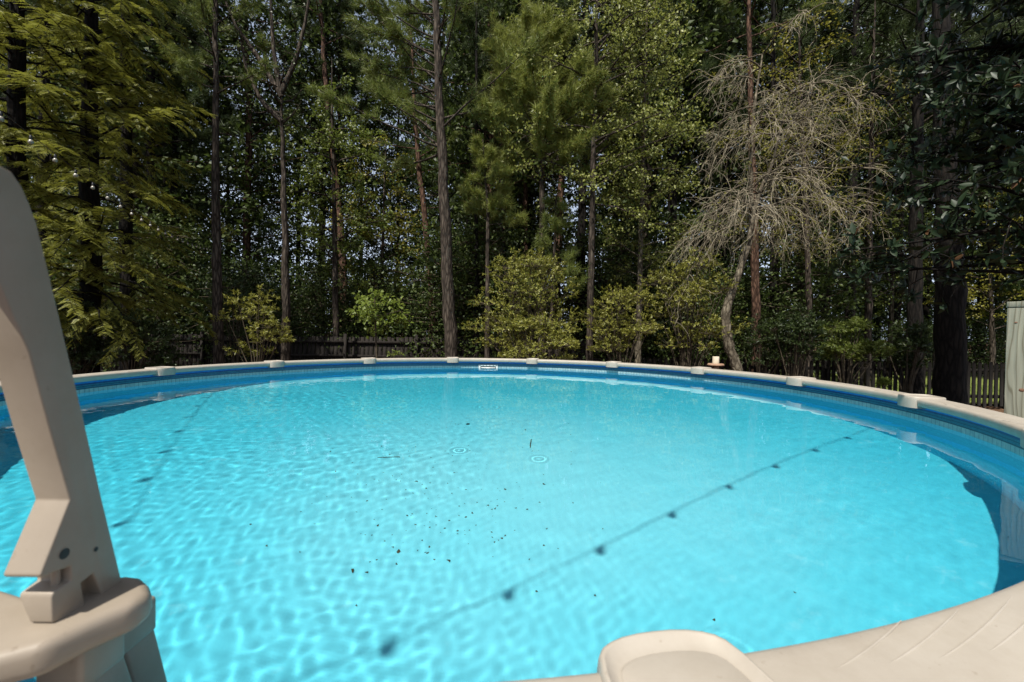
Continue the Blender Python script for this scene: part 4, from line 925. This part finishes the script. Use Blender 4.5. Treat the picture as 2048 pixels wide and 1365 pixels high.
def plant(i, X, Y, s):
    root, lb = protos[i]; rz = rb.uniform(0, 6.28)
    if not used[i]: used[i] = True; root.location = (X, Y, 0); root.rotation_euler = (0, 0, rz); root.scale = (s, s, s)
    else: copy_tree(root, (X, Y, 0), rz, s)
for Y, step, jit in ((19.5, 3.6, .9), (25, 4.2, 1.2), (32, 5.2, 1.5), (41, 7.0, 2)):
    for X in np.arange(-1.38 * Y, 1.38 * Y, step):
        px = X / Y * FPX + 1024
        if 455 < px < 660 and rb.uniform() < .4: continue            # thinner where the sky shows
        if 690 < px < 800 and rb.uniform() < .7: continue
        if (1120 < px < 1190 or 1480 < px < 1570 or 1680 < px < 1770) and rb.uniform() < .6: continue
        if px > 1560 and Y < 22 and rb.uniform() < .75: continue
        plant(int(rb.integers(0, 4)), X + rb.normal(0, jit), Y + rb.normal(0, jit), rb.uniform(.85, 1.25))
PG = 'tall pines of the wood behind'
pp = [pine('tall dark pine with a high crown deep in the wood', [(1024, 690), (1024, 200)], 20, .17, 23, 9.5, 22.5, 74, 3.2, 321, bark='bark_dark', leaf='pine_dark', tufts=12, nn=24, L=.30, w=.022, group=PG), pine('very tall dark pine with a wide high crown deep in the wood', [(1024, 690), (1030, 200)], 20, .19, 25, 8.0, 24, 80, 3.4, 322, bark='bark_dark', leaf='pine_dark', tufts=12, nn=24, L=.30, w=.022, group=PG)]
first = [True, True]
for i, (px, Y) in enumerate(((80, 15), (300, 17), (640, 21), (880, 22), (930, 21), (1000, 17.5), (1060, 21), (1160, 16), (1250, 19), (1340, 17), (1440, 20), (1600, 19), (1700, 17), (1790, 21), (1880, 15), (1960, 21), (1650, 22), (1850, 23), (350, 19), (180, 20), (-60, 17), (2120, 17))):
    k = i % 2; X = (px - 1024) / FPX * Y; rz = rb.uniform(0, 6.28); sz = rb.uniform(.9, 1.1)
    if first[k]: first[k] = False; pp[k].location = (X, Y, 0); pp[k].rotation_euler = (0, 0, rz)
    else: copy_tree(pp[k], (X, Y, 0), rz, sz)
for Y, step in ((15.8, 2.0), (17.8, 2.3), (21, 2.9), (27, 3.6)):
    for X in np.arange(-1.3 * Y, 1.25 * Y, step):
        px = X / Y * FPX + 1024
        if px > 1560 and Y < 20: continue
        plant(4 + int(rb.uniform() < .4), X + rb.normal(0, .6), Y + rb.normal(0, .5), rb.uniform(.6, 1.15))

# ground cover
rgc = np.random.default_rng(77)
def blades(name, X, Y, z, L, w, mat, up):
    k = len(X); P = np.stack([X, Y, np.full(k, z)], -1); a = rgc.uniform(0, 6.28, k)
    D = unit(np.stack([np.cos(a) * (1 - up), np.sin(a) * (1 - up), np.full(k, up) + rgc.uniform(0, .15, k)], -1)); S = unit(np.cross(D, rnd(rgc, k))) * w / 2
    E = P + D * (L * rgc.uniform(.6, 1.2, k))[:, None]
    return tag(put(name, mesh_of(name, np.stack([P - S, P + S, E], 1).reshape(-1, 3), None, np.arange(3 * k).reshape(-1, 3)), mat), kind='stuff')
k = 9000; blades('grass', rgc.uniform(5, 18, k), rgc.uniform(11.85, 17, k), .05, .09, .012, M['grass'], .8)
k = 9000; blades('pine_straw', rgc.uniform(3.5, 10, k), rgc.uniform(4.5, 11, k), -.01, .18, .008, M['straw'], .06)
